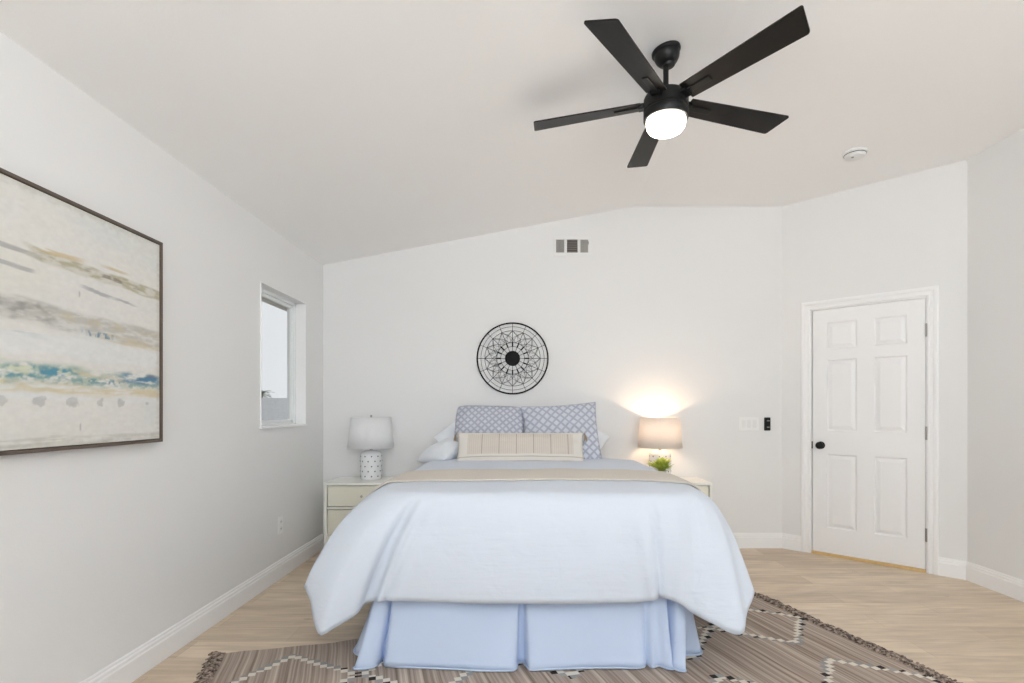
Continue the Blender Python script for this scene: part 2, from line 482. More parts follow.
# ------------------------------------------------------------------ the room
XL, YB, YR = -1.724, 4.53, -1.8          # left wall, back wall, wall behind the camera
HC, HL, XRIDGE = 2.945, 2.44, 0.94       # flat ceiling, low left edge, where the slope meets the flat part
P0 = Vector((2.233, 4.53)); P1 = Vector((3.115, 3.68))
DW = (P1 - P0).normalized(); DLEN = (P1 - P0).length
DANG = math.atan2(DW.y, DW.x)
T = 0.14

b = MB(); b.box(XL - T, 3.115 + T + .6, YR - T, YB + T + .2, -0.12, 0)
struct(b.build('floor', M['floor']))

b = MB()
sl = (HC - HL) / (XRIDGE - XL)
b.prism([(XL - T, HL - sl * T), (XRIDGE, HC), (3.9, HC), (3.9, HC + 0.12), (XRIDGE, HC + 0.12), (XL - T, HL - sl * T + 0.12)], YR - T, YB + T + .2)
struct(b.build('ceiling', M['ceiling']))

b = MB()
b.prism([(XL - T, -0.1), (2.5, -0.1), (2.5, HC + .02), (XRIDGE, HC + .02), (XL - T, HL - sl * T + .02)], YB, YB + T)
struct(b.build('wall_back', M['wall']))

# left wall with a window opening
WY0, WY1, WZ0, WZ1 = 3.441, 4.152, 1.065, 2.033
b = MB()
x0, x1 = XL - T, XL
b.box(x0, x1, YR - T, WY0, -0.1, HL + .01); b.box(x0, x1, WY1, YB + .02, -0.1, HL + .01)
b.box(x0, x1, WY0, WY1, -0.1, WZ0); b.box(x0, x1, WY0, WY1, WZ1, HL + .01)
struct(b.build('wall_left', M['wall']))

# door wall, built in its own frame (x along the wall, -y into the room)
DX0 = ((2.403 - P0.x) / DW.x)            # slab left edge along the wall
DWID = 0.754; DH = 2.012
OP0, OP1, OPH = DX0 - 0.022, DX0 + DWID + 0.022, DH + 0.020
b = MB()
b.box(-0.05, OP0, 0, T, -0.1, HC + .02); b.box(OP1, DLEN + .05, 0, T, -0.1, HC + .02); b.box(OP0, OP1, 0, T, OPH, HC + .02)
struct(b.build('wall_corner', M['wall'], loc=(P0.x, P0.y, 0), rotz=DANG))

b = MB(); b.box(3.115, 3.115 + T, YR - T, 3.685, -0.1, HC + .02)
struct(b.build('wall_right', M['wall']))

# wall behind the camera with a wide glazed opening
RX0, RX1, RZ1 = -1.25, 2.35, 2.2
b = MB()
b.box(XL, RX0, YR - T, YR, -0.1, HC + .02); b.box(RX1, 3.2, YR - T, YR, -0.1, HC + .02); b.box(RX0, RX1, YR - T, YR, RZ1, HC + .02)
struct(b.build('wall_rear', M['wall']))
b = MB()
for xa, xb in ((RX0, RX0 + .06), (RX1 - .06, RX1), (0.5, 0.6)): b.box(xa, xb, YR - .10, YR - .03, 0, RZ1)
b.box(RX0, RX1, YR - .10, YR - .03, 0, .06); b.box(RX0, RX1, YR - .10, YR - .03, RZ1 - .06, RZ1)
dr = struct(b.build('door_2', M['vinyl'], bevel=.004))
b = MB(); b.box(RX0 + .06, .5, YR - .075, YR - .065, .06, RZ1 - .06); b.box(.6, RX1 - .06, YR - .075, YR - .065, .06, RZ1 - .06)
b.build('pane', M['glass'], dr)

# window on the left wall
wd = bpy.data.objects.new('window_1', None); COL.objects.link(wd); struct(wd)
wd.location = (XL - .10, (WY0 + WY1) / 2, WZ0)
hw, hh = (WY1 - WY0) / 2, WZ1 - WZ0
b = MB()
fx0, fx1 = -0.03, 0.03
fw = 0.028
b.box(fx0, fx1, -hw, -hw + fw, 0, hh); b.box(fx0, fx1, hw - fw, hw, 0, hh)
b.box(fx0, fx1, -hw, hw, 0, fw); b.box(fx0, fx1, -hw, hw, hh - fw, hh)
b.build('window_frame', M['vinyl'], wd, bevel=.003)
b = MB()
i0, iw = fw, 0.022
b.box(-.012, .014, -hw + i0, -hw + i0 + iw, i0, hh - i0); b.box(-.012, .014, hw - i0 - iw, hw - i0, i0, hh - i0)
b.box(-.012, .014, -hw + i0, hw - i0, i0, i0 + iw); b.box(-.012, .014, -hw + i0, hw - i0, hh - i0 - iw, hh - i0)
b.build('sash', M['vinyl'], wd, bevel=.003)
b = MB(); b.box(-.003, .003, -hw + i0 + iw, hw - i0 - iw, i0 + iw, hh - i0 - iw)
b.build('pane', M['glass'], wd)
# white painted return lining the opening
b = MB()
b.box(.03, .108, -hw, -hw + .006, 0, hh); b.box(.03, .108, hw - .006, hw, 0, hh)
b.box(.03, .108, -hw, hw, hh - .006, hh); b.box(.03, .116, -hw - .01, hw + .01, 0, .014)
b.build('window_lining', M['trim'], wd, bevel=.002)

# baseboards
BP = [(0, 0), (.016, 0), (.016, .092), (.012, .098), (.012, .110), (.007, .116), (.007, .124), (.004, .130), (0, .130)]
def baseboard(name, p, q, inward):
    """p,q 2D ends; inward unit 2D normal"""
    b = MB(); n = len(BP); vs = []
    for e in (p, q):
        for d, z in BP: vs.append((e[0] + inward[0] * d, e[1] + inward[1] * d, z))
    fs = [tuple(range(n)), tuple(range(2 * n - 1, n - 1, -1))] + [(i, n + i, n + (i + 1) % n, (i + 1) % n) for i in range(n)]
    b.add(vs, fs); return struct(b.build(name, M['trim']))
nin = (DW.y, -DW.x)   # into the room
if nin[1] > 0: nin = (-nin[0], -nin[1])
baseboard('baseboard_left', (XL, YR), (XL, YB), (1, 0))
baseboard('baseboard_back', (XL, YB), (P0.x, YB), (0, -1))
CAS = 0.066
c0 = P0 + DW * (OP0 - CAS + .01); c1 = P0 + DW * (OP1 + CAS - .01)
baseboard('baseboard_corner', tuple(P0), tuple(c0), nin)
baseboard('baseboard_corner', tuple(c1), tuple(P1), nin)
baseboard('baseboard_right', (3.115, YR), (3.115, 3.68), (-1, 0))

# ---- interior six-panel door
dr = bpy.data.objects.new('door_1', None); COL.objects.link(dr); struct(dr)
dr.location = (P0.x, P0.y, 0); dr.rotation_euler.z = DANG
b = MB()   # jamb
b.box(OP0, OP0 + .018, 0.0, T, 0, OPH); b.box(OP1 - .018, OP1, 0.0, T, 0, OPH); b.box(OP0, OP1, 0.0, T, OPH - .018, OPH)
b.box(OP0 + .018, OP0 + .03, .045, .08, 0, OPH - .018); b.box(OP1 - .03, OP1 - .018, .045, .08, 0, OPH - .018); b.box(OP0, OP1, .045, .08, OPH - .03, OPH - .018)
b.build('door_jamb', M['trim'], dr)
b = MB()   # casing: stepped profile
cprof = [(0, 0), (0, .010), (.010, .013), (.014, .010), (.036, .012), (.040, .017), (.056, .019), (CAS, .016), (CAS, 0)]
path = [((OP0 + .010, 0), (-1, 0)), ((OP0 + .010, OPH - .010), (-1, 1)), ((OP1 - .010, OPH - .010), (1, 1)), ((OP1 - .010, 0), (1, 0))]
vs = [(p[0] + o_[0] * d_, -y_, p[1] + o_[1] * d_) for p, o_ in path for d_, y_ in cprof]
n_ = len(cprof)
fs = [(i * n_ + k, i * n_ + (k + 1) % n_, (i + 1) * n_ + (k + 1) % n_, (i + 1) * n_ + k) for i in range(3) for k in range(n_)]
fs += [tuple(range(n_)), tuple(range(3 * n_, 4 * n_))]
b.add(vs, fs)
b.build('door_casing', M['trim'], dr, bevel=.001)
# slab
b = MB()
sx, sz0 = DX0 + .004, 0.023
W = DWID - .004; H = DH
xs = [0, .105, .316, .430, .641, W]; zs = [0, .228 - sz0, .83 - sz0, 1.02 - sz0, 1.60 - sz0, 1.685 - sz0, 1.905 - sz0, H - sz0]
FY = 0.006
for i in range(5):
    for j in range(7):
        xa, xb, za, zb = sx + xs[i], sx + xs[i + 1], sz0 + zs[j], sz0 + zs[j + 1]
        if i in (1, 3) and j in (1, 3, 5):
            rings = []
            for ins, dep in ((0, 0), (.010, .010), (.016, .010), (.040, .002)):
                rings.append([(xa + ins, FY + dep, za + ins), (xb - ins, FY + dep, za + ins), (xb - ins, FY + dep, zb - ins), (xa + ins, FY + dep, zb - ins)])
            vs = [p for r in rings for p in r]; fs = []
            for r in range(3):
                for k in range(4): fs.append((4 * r + k, 4 * r + (k + 1) % 4, 4 * r + 4 + (k + 1) % 4, 4 * r + 4 + k))
            fs.append((12, 13, 14, 15)); b.add(vs, fs)
        else:
            b.add([(xa, FY, za), (xb, FY, za), (xb, FY, zb), (xa, FY, zb)], [(0, 1, 2, 3)])
xe = sx + W; ze = H
b.add([(sx, FY, sz0), (xe, FY, sz0), (xe, FY, ze), (sx, FY, ze), (sx, FY + .035, sz0), (xe, FY + .035, sz0), (xe, FY + .035, ze), (sx, FY + .035, ze)],
      [(0, 1, 5, 4), (1, 2, 6, 5), (2, 3, 7, 6), (3, 0, 4, 7), (4, 5, 6, 7)])
b.build('door_panel', M['door'], dr, merge=True)
# knob and latch
b = MB()
mt = Matrix.Translation((sx + .062, FY, .90)) @ Matrix.Rotation(PI / 2, 4, 'X')
b.lathe([(.001, 0), (.031, 0), (.031, .006), (.013, .010), (.012, .028), (.020, .034), (.028, .042), (.029, .052), (.022, .062), (.008, .066), (.001, .066)], 24, mt)
kn = b.build('door_knob', M['black'], dr, smooth=True, angle=40)
b = MB(); b.box(sx - .008, sx + .001, FY - .004, FY + .02, .87, .93)
b.build('latch', M['black'], dr)
for hz in (1.775, 1.02, .275):
    b = MB()
    b.tube([(xe + .005, FY - .006, hz - .048), (xe + .005, FY - .006, hz + .048)], .008, 10)
    b.box(xe - .001, xe + .012, FY - .002, FY + .02, hz - .045, hz + .045)
    b.build('hinge', M['steel'], dr)
b = MB(); b.box(OP0 + .018, OP1 - .018, -.006, .10, 0, .019)
b.build('threshold', M['threshold'], dr, bevel=.003)

# ------------------------------------------------------------------ outside the small window
b = MB(); b.box(-40, 20, -20, 60, -3.1, -3.0); struct(b.build('ground', M['ground']))
b = MB(); b.box(XL - 1.15, XL - T, 2.2, 9, 2.44, 2.54); b.box(XL - 1.18, XL - 1.15, 2.2, 9, 2.40, 2.62)
struct(b.build('trim_1', M['stucco']))
nh = thing('neighbouring_house', 'grey roofed house seen low through the small window', 'house', (-9.5, 18, -3))
b = MB(); b.box(-5, 5.5, -3, 3, 0, 3.3); b.build('wall', M['stucco'], nh)
b = MB()
b.add([(-5.5, -3.5, 3.2), (6, -3.5, 3.2), (6, 3.5, 3.2), (-5.5, 3.5, 3.2), (-2.5, 0, 4.6), (3.2, 0, 4.6)],
      [(0, 1, 5, 4), (1, 2, 5), (2, 3, 4, 5), (3, 0, 4), (0, 3, 2, 1)])
b.build('roof', M['rooftile'], nh)
pt = thing('palm_tree', 'small palm tree outside at the edge of the small window', 'tree', (-13.5, 27.0, -3))
b = MB(); b.tube([(0, 0, 0), (.05, 0, 1.7), (.02, 0, 3.4), (0, 0, 5.0)], [.18, .15, .13, .10], 10); b.build('trunk', M['trunk'], pt, smooth=True)
b = MB()
for k in range(26):
    az = k * 2.4; el = random.uniform(-.3, 1.1); Lf = random.uniform(.55, .8)
    d = Vector((math.cos(az) * math.cos(el), math.sin(az) * math.cos(el), math.sin(el)))
    side = Vector((-math.sin(az), math.cos(az), 0))
    pts = [Vector((0, 0, 5.0)) + d * (Lf * t) + Vector((0, 0, -.35 * t * t)) for t in (0, .25, .5, .75, 1)]
    b.tube(pts, [.012, .01, .008, .006, .003], 5)
    for i in range(1, 14):
        t = i / 14; p = Vector((0, 0, 5.0)) + d * (Lf * t) + Vector((0, 0, -.35 * t * t))
        for s in (-1, 1):
            tip = p + side * s * .16 * (1.1 - t * .6) + d * .09 + Vector((0, 0, -.05))
            w = d * .012
            b.add([p - w, p + w, tip, p + Vector((0, 0, .006))], [(0, 1, 2), (0, 3, 2), (1, 3, 2)])
b.build('fronds', M['frond'], pt)

# ------------------------------------------------------------------ ceiling fan
FX, FY_, FZ = 0.6775, 2.49, 2.647
fan = thing('ceiling_fan', 'black five-blade ceiling fan with a lit round light hanging from the sloped ceiling', 'ceiling fan', (FX, FY_, FZ))
zc = HC - sl * (XRIDGE - FX) - FZ
tilt = Matrix.Translation((0, 0, zc)) @ Matrix.Rotation(-math.atan(sl), 4, 'Y')
b = MB(); b.lathe([(.001, 0.0), (.067, 0.0), (.068, -.010), (.066, -.014), (.060, -.018), (.059, -.032), (.054, -.046), (.044, -.060), (.040, -.064), (.032, -.068), (.028, -.078), (.001, -.082)], 32, tilt)
b.build('canopy', M['black'], fan, smooth=True, angle=35)
b = MB(); b.lathe([(.013, .02), (.013, zc - .045)], 16); b.lathe([(.020, .028), (.024, .034), (.020, .052), (.013, .058)], 16)
b.build('downrod', M['black'], fan, smooth=True, angle=40)
b = MB(); b.lathe([(.001, .034), (.080, .034), (.097, .029), (.103, .018), (.104, .0), (.104, -.034), (.100, -.038), (.100, -.042), (.104, -.046), (.104, -.078), (.100, -.084), (.001, -.084)], 48)
b.build('motor_housing', M['black'], fan, smooth=True, angle=40)
b = MB(); b.lathe([(.001, -.082), (.0905, -.082), (.0910, -.100), (.088, -.116), (.076, -.132), (.053, -.143), (.025, -.149), (.001, -.150)], 48)
b.build('light_diffuser', M['fan_glow'], fan, smooth=True, angle=60)
def blade_mesh():
    b = MB()
    n = 26; r0, r1 = .115, .655
    top = []; bot = []
    T_ = [i / 18 * .97 for i in range(19)] + [.978, .984, .989, .993, .996, .9985, 1.0]
    n = len(T_) - 1
    for i in range(n + 1):
        t = T_[i]; r = r0 + (r1 - r0) * t
        hw = .050 + .016 * t
        lo, hi = -hw, hw
        rr_lo = r; rr_hi = r - .030 * t * 0 
        # rounded corners at the tip, tip cut on a slant
        e = (r1 - r)
        if e < .012:
            k = 1 - e / .012; sh = .012 * (1 - math.sqrt(max(0, 1 - k * k)))
            lo += sh; hi -= sh
        top.append([(r - (.018 * (y / .068) * t), y) for y in (lo, lo * .5, 0, hi * .5, hi)])
    vs = []; fs = []
    for z in (.004, -.003):
        for row in top:
            for (x, y) in row: vs.append((x, y, z))
    m = (n + 1) * 5
    for i in range(n):
        for j in range(4):
            a = i * 5 + j
            fs.append((a, a + 5, a + 6, a + 1)); fs.append((m + a, m + a + 1, m + a + 6, m + a + 5))
    for i in range(n):
        a = i * 5; fs.append((a, m + a, m + a + 5, a + 5)); a += 4; fs.append((a, a + 5, m + a + 5, m + a))
    for j in range(4):
        fs.append((j, j + 1, m + j + 1, m + j)); a = n * 5 + j; fs.append((a, m + a, m + a + 1, a + 1))
    b.add(vs, fs)
    return b
blade = arm = None
for k in range(5):
    a = math.radians(17.5 + 72 * k)
    if blade is None:
        blade = blade_mesh().build('blade', M['blade'], fan, bevel=.0015); bl = blade
        ab = MB(); ab.box(.085, .245, -.015, .015, -.009, -.003); ab.box(.085, .13, -.026, .026, -.014, .010)
        arm = ab.build('blade_bracket', M['black'], bl, bevel=.004); ar = arm
    else:
        bl = blade.copy(); COL.objects.link(bl); bl.parent = fan
        ar = arm.copy(); COL.objects.link(ar); ar.parent = bl
    bl.rotation_euler = (Matrix.Rotation(a, 4, 'Z') @ Matrix.Rotation(math.radians(-12), 4, 'X')).to_euler()

# smoke detector
sd = thing('smoke_detector', 'round white smoke detector on the flat ceiling', 'smoke detector', (2.26, 3.575, HC))
b = MB(); b.lathe([(.001, 0), (.076, 0), (.076, -.010), (.072, -.014), (.001, -.014)], 40); b.build('base', M['plastic'], sd, smooth=True, angle=35)
b = MB(); b.lathe([(.001, -.012), (.066, -.012), (.066, -.016), (.060, -.034), (.048, -.040), (.001, -.041)], 40); b.build('cover', M['plastic'], sd, smooth=True, angle=35)
b = MB(); b.lathe([(.0665, -.0175), (.0675, -.0175), (.0668, -.021), (.0658, -.021)], 40, close=False)
b.build('vent_slot', M['darkslot'], sd)
b = MB(); b.lathe([(.001, -.040), (.008, -.040), (.008, -.044), (.001, -.044)], 12, Matrix.Translation((-.025, -.015, 0))); b.build('test_button', M['button'], sd)

# ------------------------------------------------------------------ back wall fittings
v = thing('air_vent', 'white three-bank air register high on the back wall', 'vent', (.427, YB, 2.599))
b = MB()
W2, H2 = .160, .082
wx = [(-.143, -.072), (-.048, .043), (.067, .134)]; z0, z1 = -.052, .060
b.box(-W2, W2, -.008, 0, z1, H2); b.box(-W2, W2, -.008, 0, -H2, z0)
ed = [-W2, wx[0][0], wx[0][1], wx[1][0], wx[1][1], wx[2][0], wx[2][1], W2]
for i in range(0, 8, 2): b.box(ed[i], ed[i + 1], -.008, 0, z0, z1)
b.build('face_plate', M['plastic'], v, bevel=.002)
b = MB(); b.box(-W2 + .01, W2 - .01, -.0025, -.0005, -H2 + .01, H2 - .01); b.build('duct_backing', M['duct'], v)
for bank, (xa, xb) in enumerate(wx):
    if bank == 1:
        for k in range(6):
            zc_ = z0 + (z1 - z0) * (k + .5) / 6
            b = MB(); mt = Matrix.Translation((0, -.005, zc_)) @ Matrix.Rotation(math.radians(35), 4, 'X')
            b.box(xa, xb, -.005, .002, -.0012, .0012, mat=mt); b.box(xa, xb, -.006, -.003, -.004, .004, mat=mt)
            b.build('louvre', M['louvre_dark'], v)
    else:
        for k in range(7):
            xc = xa + (xb - xa) * (k + .5) / 7
            b = MB(); mt = Matrix.Translation((xc, -.005, 0)) @ Matrix.Rotation(math.radians(-35 if bank == 0 else 35), 4, 'Z')
            b.box(-.0035, .0035, -.001, .001, z0, z1, mat=mt); b.build('louvre', M['louvre'], v)
b = MB(); b.box(.131, .137, -.020, -.006, .018, .040); b.build('lever', M['louvre_dark'], v, bevel=.001)

# round metal wall medallion
md = thing('wall_medallion', 'round black wire medallion hung above the bed', 'wall decor', (-.090, YB - .014, 1.634))
def circ(r, n=96, y=0.): return [(r * math.cos(2 * PI * k / n), y, r * math.sin(2 * PI * k / n)) for k in range(n)]
R = .304
b = MB(); b.tube(circ(R), .0062, 8, True); b.build('outer_ring', M['iron'], md, smooth=True)
for r, t in ((.272, .0016), (.238, .0018), (.136, .0022), (.102, .0018)):
    b = MB(); b.tube(circ(r), t, 6, True); b.build('inner_ring', M['iron'], md, smooth=True)
b = MB(); b.lathe([(.001, -.006), (.062, -.006), (.065, 0), (.062, .006), (.001, .006)], 40, Matrix.Rotation(PI / 2, 4, 'X')); b.build('centre_disc', M['iron'], md, smooth=True, angle=40)
for k in range(16):
    a = 2 * PI * k / 16
    def P(r, da=0): return (r * math.cos(a + da), 0, r * math.sin(a + da))
    b = MB(); b.tube([P(.06), P(R)], .0018, 6)
    b.tube([P(.100), P(.134)], .0055, 8)
    b.build('spoke', M['iron'], md)
b = MB()
for k in range(16):
    a = 2 * PI * k / 16
    Q = lambda r, s: (r * math.cos(a + s * 2 * PI / 16), .002, r * math.sin(a + s * 2 * PI / 16))
    for s in (1, -1):
        b.tube([Q(.238, 0), Q(.205, s * .5), Q(.172, s * 1.0), Q(.136, s * 1.55)], .0014, 5)
        b.tube([Q(.136, 0), Q(.19, s * .42), Q(.238, s * 1)], .0013, 5)
b.build('wire_lattice', M['iron'], md)

# switch plate, small black control, outlet
s = thing('switch_plate', 'white three-gang switch plate on the back wall near the door', 'light switch', (1.948, YB, 1.07))
b = MB(); b.box(-.085, .085, -.006, 0, -.058, .058); b.build('plate', M['switch'], s, bevel=.003)
for k in (-1, 0, 1):
    b = MB(); b.box(k * .047 - .0165, k * .047 + .0165, -.0095, -.005, -.033, .033)
    b.build('rocker', M['plastic'], s, bevel=.002)
s = thing('fan_remote', 'slim black remote control in its holder on the back wall beside the switch plate', 'remote control', (2.105, YB, 1.068))
b = MB(); b.box(-.026, .026, -.014, 0, -.055, .058); b.build('holder', M['black'], s, bevel=.005)
b = MB(); b.box(-.021, .021, -.024, -.010, -.045, .052); b.build('handset', M['black'], s, bevel=.004)
for z, w in ((.030, .012), (-.026, .012)):
    b = MB(); b.box(-w, w, -.026, -.023, z - .006, z + .006); b.build('button', M['button'], s, bevel=.001)
s = thing('wall_outlet', 'white electrical outlet low on the left wall below the window', 'outlet', (XL, 3.725, .374))
b = MB(); b.box(0, .006, -.036, .036, -.060, .060); b.build('plate', M['switch'], s, bevel=.002)
for z in (.025, -.025):
    b = MB(); b.box(.005, .009, -.017, .017, z - .016, z + .016)
    r = b.build('receptacle', M['plastic'], s, bevel=.003)
    b = MB(); b.box(.0088, .0095, -.009, -.006, z - .006, z + .006); b.box(.0088, .0095, .006, .009, z - .006, z + .006); b.build('slot', M['darkslot'], r)

# ------------------------------------------------------------------ abstract painting
PX = XL + .035; PY0, PY1, PZ0, PZ1 = 1.215, 2.456, 1.042, 1.972
pa = thing('framed_painting', 'large abstract landscape painting in a thin dark wood frame on the left wall', 'painting', (XL, (PY0 + PY1) / 2, PZ0))
yc = (PY0 + PY1) / 2; hw = (PY1 - PY0) / 2; hh = PZ1 - PZ0
b = MB(); f = .013
b.box(0, .040, -hw, -hw + f, 0, hh); b.box(0, .040, hw - f, hw, 0, hh); b.box(0, .040, -hw, hw, 0, f); b.box(0, .040, -hw, hw, hh - f, hh)
b.build('frame', M['frame'], pa, bevel=.001)
nu, nv = 330, 246
cy0, cy1, cz0, cz1 = PY0 + f + .003, PY1 - f - .003, PZ0 + f + .003, PZ1 - f - .003
yy = np.linspace(cy0, cy1, nu); zz = np.linspace(cz0, cz1, nv)
YY, ZZ = np.meshgrid(yy, zz)
rs = np.random.RandomState(3)
def vnoise(sy, sz, oct=3, seed=0):
    r = np.random.RandomState(seed); out = np.zeros(YY.shape); amp = 1; tot = 0
    for o in range(oct):
        gy = int((cy1 - cy0) / sy) + 3; gz = int((cz1 - cz0) / sz) + 3
        g = r.rand(gz, gy)
        fy = (YY - cy0) / sy; fz = (ZZ - cz0) / sz
        iy = np.floor(fy).astype(int); iz = np.floor(fz).astype(int)
        ty = fy - iy; tz = fz - iz; ty = ty * ty * (3 - 2 * ty); tz = tz * tz * (3 - 2 * tz)
        val = (g[iz, iy] * (1 - ty) + g[iz, iy + 1] * ty) * (1 - tz) + (g[iz + 1, iy] * (1 - ty) + g[iz + 1, iy + 1] * ty) * tz
        out += amp * val; tot += amp; amp *= .55; sy *= .5; sz *= .5
    return out / tot
C = np.ones(YY.shape + (3,)) * np.array([0.73, 0.72, 0.685])
def over(mask, col):
    global C
    m = np.clip(mask, 0, 1)[..., None]; C = C * (1 - m) + np.array(col) * m
def ss(a, b_, x):
    t = np.clip((x - a) / (b_ - a), 0, 1); return t * t * (3 - 2 * t)
def band(zc, h, slope=0, y0=-9, y1=9, soft=.35, wob=.02, seed=0, yw=.18):
    z = ZZ - (zc + slope * (YY - 1.9)) - wob * (vnoise(.22, .3, 3, seed) - .5) * 2
    m = 1 - ss(h * (1 - soft), h, np.abs(z))
    e = .04
    return m * ss(y0 - e, y0 + e, YY + .05 * (vnoise(.05, .02, 2, seed + 9) - .5)) * (1 - ss(y1 - e, y1 + e, YY + .08 * (vnoise(.05, .02, 2, seed + 5) - .5)))
streak = vnoise(.12, .010, 3, 21); blot = vnoise(.06, .03, 3, 22); broad = vnoise(.3, .12, 2, 23); grain = vnoise(.02, .012, 2, 24)
over(.5 * ss(.45, .8, broad), (.66, .69, .67)); over(.35 * ss(.5, .9, vnoise(.25, .2, 2, 31)), (.70, .66, .57))
# upper drift of ochre and grey
over(band(1.735, .026, -.03, 1.8, 3, wob=.018, seed=40) * (.35 + .65 * ss(.35, .7, vnoise(.05, .012, 4, 84))) * .9, (.42, .39, .26))
over(band(1.742, .010, -.05, 2.05, 2.30, wob=.008, seed=41) * ss(.35, .6, blot) * .8, (.24, .20, .16))
over(band(1.760, .010, 0, 1.83, 2.02, wob=.012, seed=42) * ss(.3, .6, streak + .1) * .75, (.58, .46, .25))
over(band(1.768, .007, 0, 2.12, 2.24, wob=.008, seed=43) * .7, (.56, .45, .26))
over(band(1.725, .010, -.02, 1.2, 1.80, wob=.006, seed=44) * .75, (.36, .36, .35))
over(band(1.668, .009, -.02, 1.2, 1.82, wob=.006, seed=45) * .75, (.38, .38, .38))
over(band(1.678, .009, -.10, 2.03, 2.15, wob=.004, seed=46) * .8, (.38, .38, .39))
over(band(1.664, .006, -.05, 2.17, 2.27, wob=.004, seed=47) * .8, (.38, .38, .39))
# middle drift
over(band(1.525, .050, -.035, wob=.016, seed=50) * (.30 + .70 * ss(.3, .7, vnoise(.06, .012, 4, 83))) * .8, (.47, .46, .42))
over(band(1.545, .020, -.05, 1.8, 3, wob=.02, seed=51) * ss(.4, .7, blot) * .6, (.56, .50, .36))
over(band(1.500, .020, -.05, 2.1, 3, wob=.016, seed=52) * ss(.35, .65, streak) * .6, (.58, .50, .34))
over(band(1.528, .040, 0, 1.2, 1.9, wob=.02, seed=53) * ss(.32, .65, blot) * .75, (.27, .26, .25))
over(band(1.445, .010, -.02, 1.2, 1.85, wob=.012, seed=54) * ss(.35, .6, streak) * .5, (.38, .48, .50))
over(band(1.490, .013, 0, 2.02, 2.16, wob=.006, seed=55) * ss(.40, .62, vnoise(.010, .03, 3, 56)) * .85, (.13, .24, .34))
over(band(1.42, .045, 0, wob=.02, seed=57) * .6, (.75, .76, .75))
# blue-green water line
f1 = vnoise(.050, .016, 4, 80); f2 = vnoise(.022, .014, 3, 81); f3 = vnoise(.09, .012, 4, 82)
over(band(1.312, .048, 0, wob=.02, seed=60, soft=.7) * ss(.25, .62, f1) * .8, (.38, .47, .38))
over(band(1.335, .030, 0, 1.2, 2.05, wob=.02, seed=90, soft=.7) * ss(.42, .66, f3) * .7, (.58, .62, .42))
over(band(1.325, .034, 0, 1.2, 1.99, wob=.022, seed=61, soft=.6) * ss(.40, .62, f1 * .6 + f2 * .4) * .85, (.10, .28, .36))
over(band(1.335, .018, 0, 1.83, 1.95, wob=.022, seed=91, soft=.6) * ss(.35, .6, f2) * .8, (.10, .30, .42))
over(band(1.322, .032, 0, 2.20, 2.46, wob=.014, seed=63, soft=.6) * ss(.30, .58, f1 * .5 + f3 * .5) * .9, (.07, .21, .36))
over(band(1.340, .010, 0, 2.12, 2.40, wob=.012, seed=92, soft=.6) * ss(.35, .6, f3) * .7, (.20, .20, .24))
over(band(1.310, .016, 0, 2.03, 2.22, wob=.012, seed=65, soft=.6) * ss(.38, .6, f2) * .8, (.12, .26, .34))
over(band(1.345, .016, -.1, 1.98, 2.22, wob=.012, seed=66, soft=.6) * ss(.35, .7, f3) * .8, (.60, .52, .36))
over(band(1.296, .018, 0, 1.2, 3, wob=.014, seed=93, soft=.6) * ss(.40, .62, f2) * .6, (.20, .34, .33))
over(band(1.268, .030, 0, wob=.018, seed=67, soft=.7) * ss(.30, .62, f3) * .75, (.63, .54, .33))
over(band(1.236, .014, 0, 1.2, 3, wob=.012, seed=68) * .5, (.74, .75, .75))
for (by, w, h) in ((1.52, .04, .022), (1.70, .02, .02), (1.835, .034, .021), (1.97, .030, .022), (2.10, .020, .018), (2.205, .024, .018), (2.36, .012, .008)):
    rr = np.sqrt(((YY - by) / w) ** 2 + ((ZZ - 1.220 - .02 * (YY - by)) / h) ** 2) + 1.0 * (vnoise(.022, .018, 3, int(by * 100)) - .5)
    over((1 - ss(.70, 1.0, rr)) * .62 * (.6 + .6 * f2), (.42, .42, .41))
for (my, mz, h) in ((2.0, 1.632, .016), (2.005, 1.125, .02)):
    over((1 - ss(.5, 1, np.sqrt(((YY - my) / .005) ** 2 + ((ZZ - mz) / h) ** 2))) * .6, (.36, .36, .33))
edge = np.minimum(np.minimum(YY - cy0, cy1 - YY), np.minimum(ZZ - cz0, cz1 - ZZ))
over((1 - ss(0, .03, edge + .02 * (grain - .5))) * .35, (.45, .43, .36))
over(band(cz0 + .01, .03, 0, wob=.01, seed=70) * ss(.4, .7, streak) * .4, (.40, .39, .33))
C = np.clip(C * (.95 + .10 * grain[..., None]), 0, 1)
b = MB()
b.v = [(.034, y - yc, z - PZ0) for z in zz for y in yy]
b.f = [(j * nu + i, j * nu + i + 1, (j + 1) * nu + i + 1, (j + 1) * nu + i) for j in range(nv - 1) for i in range(nu - 1)]
b.mi = [0] * len(b.f)
nfront = len(b.v)
b.box(.012, .033, cy0 - yc, cy1 - yc, cz0 - PZ0, cz1 - PZ0)
cv = b.build('canvas', M['canvas'], pa)
ca = cv.data.color_attributes.new('paint', 'FLOAT_COLOR', 'POINT')
cols = np.ones((len(cv.data.vertices), 4), dtype=np.float32) * .6; cols[:, 3] = 1
cols[:nfront, :3] = C.reshape(-1, 3); ca.data.foreach_set('color', cols.ravel())

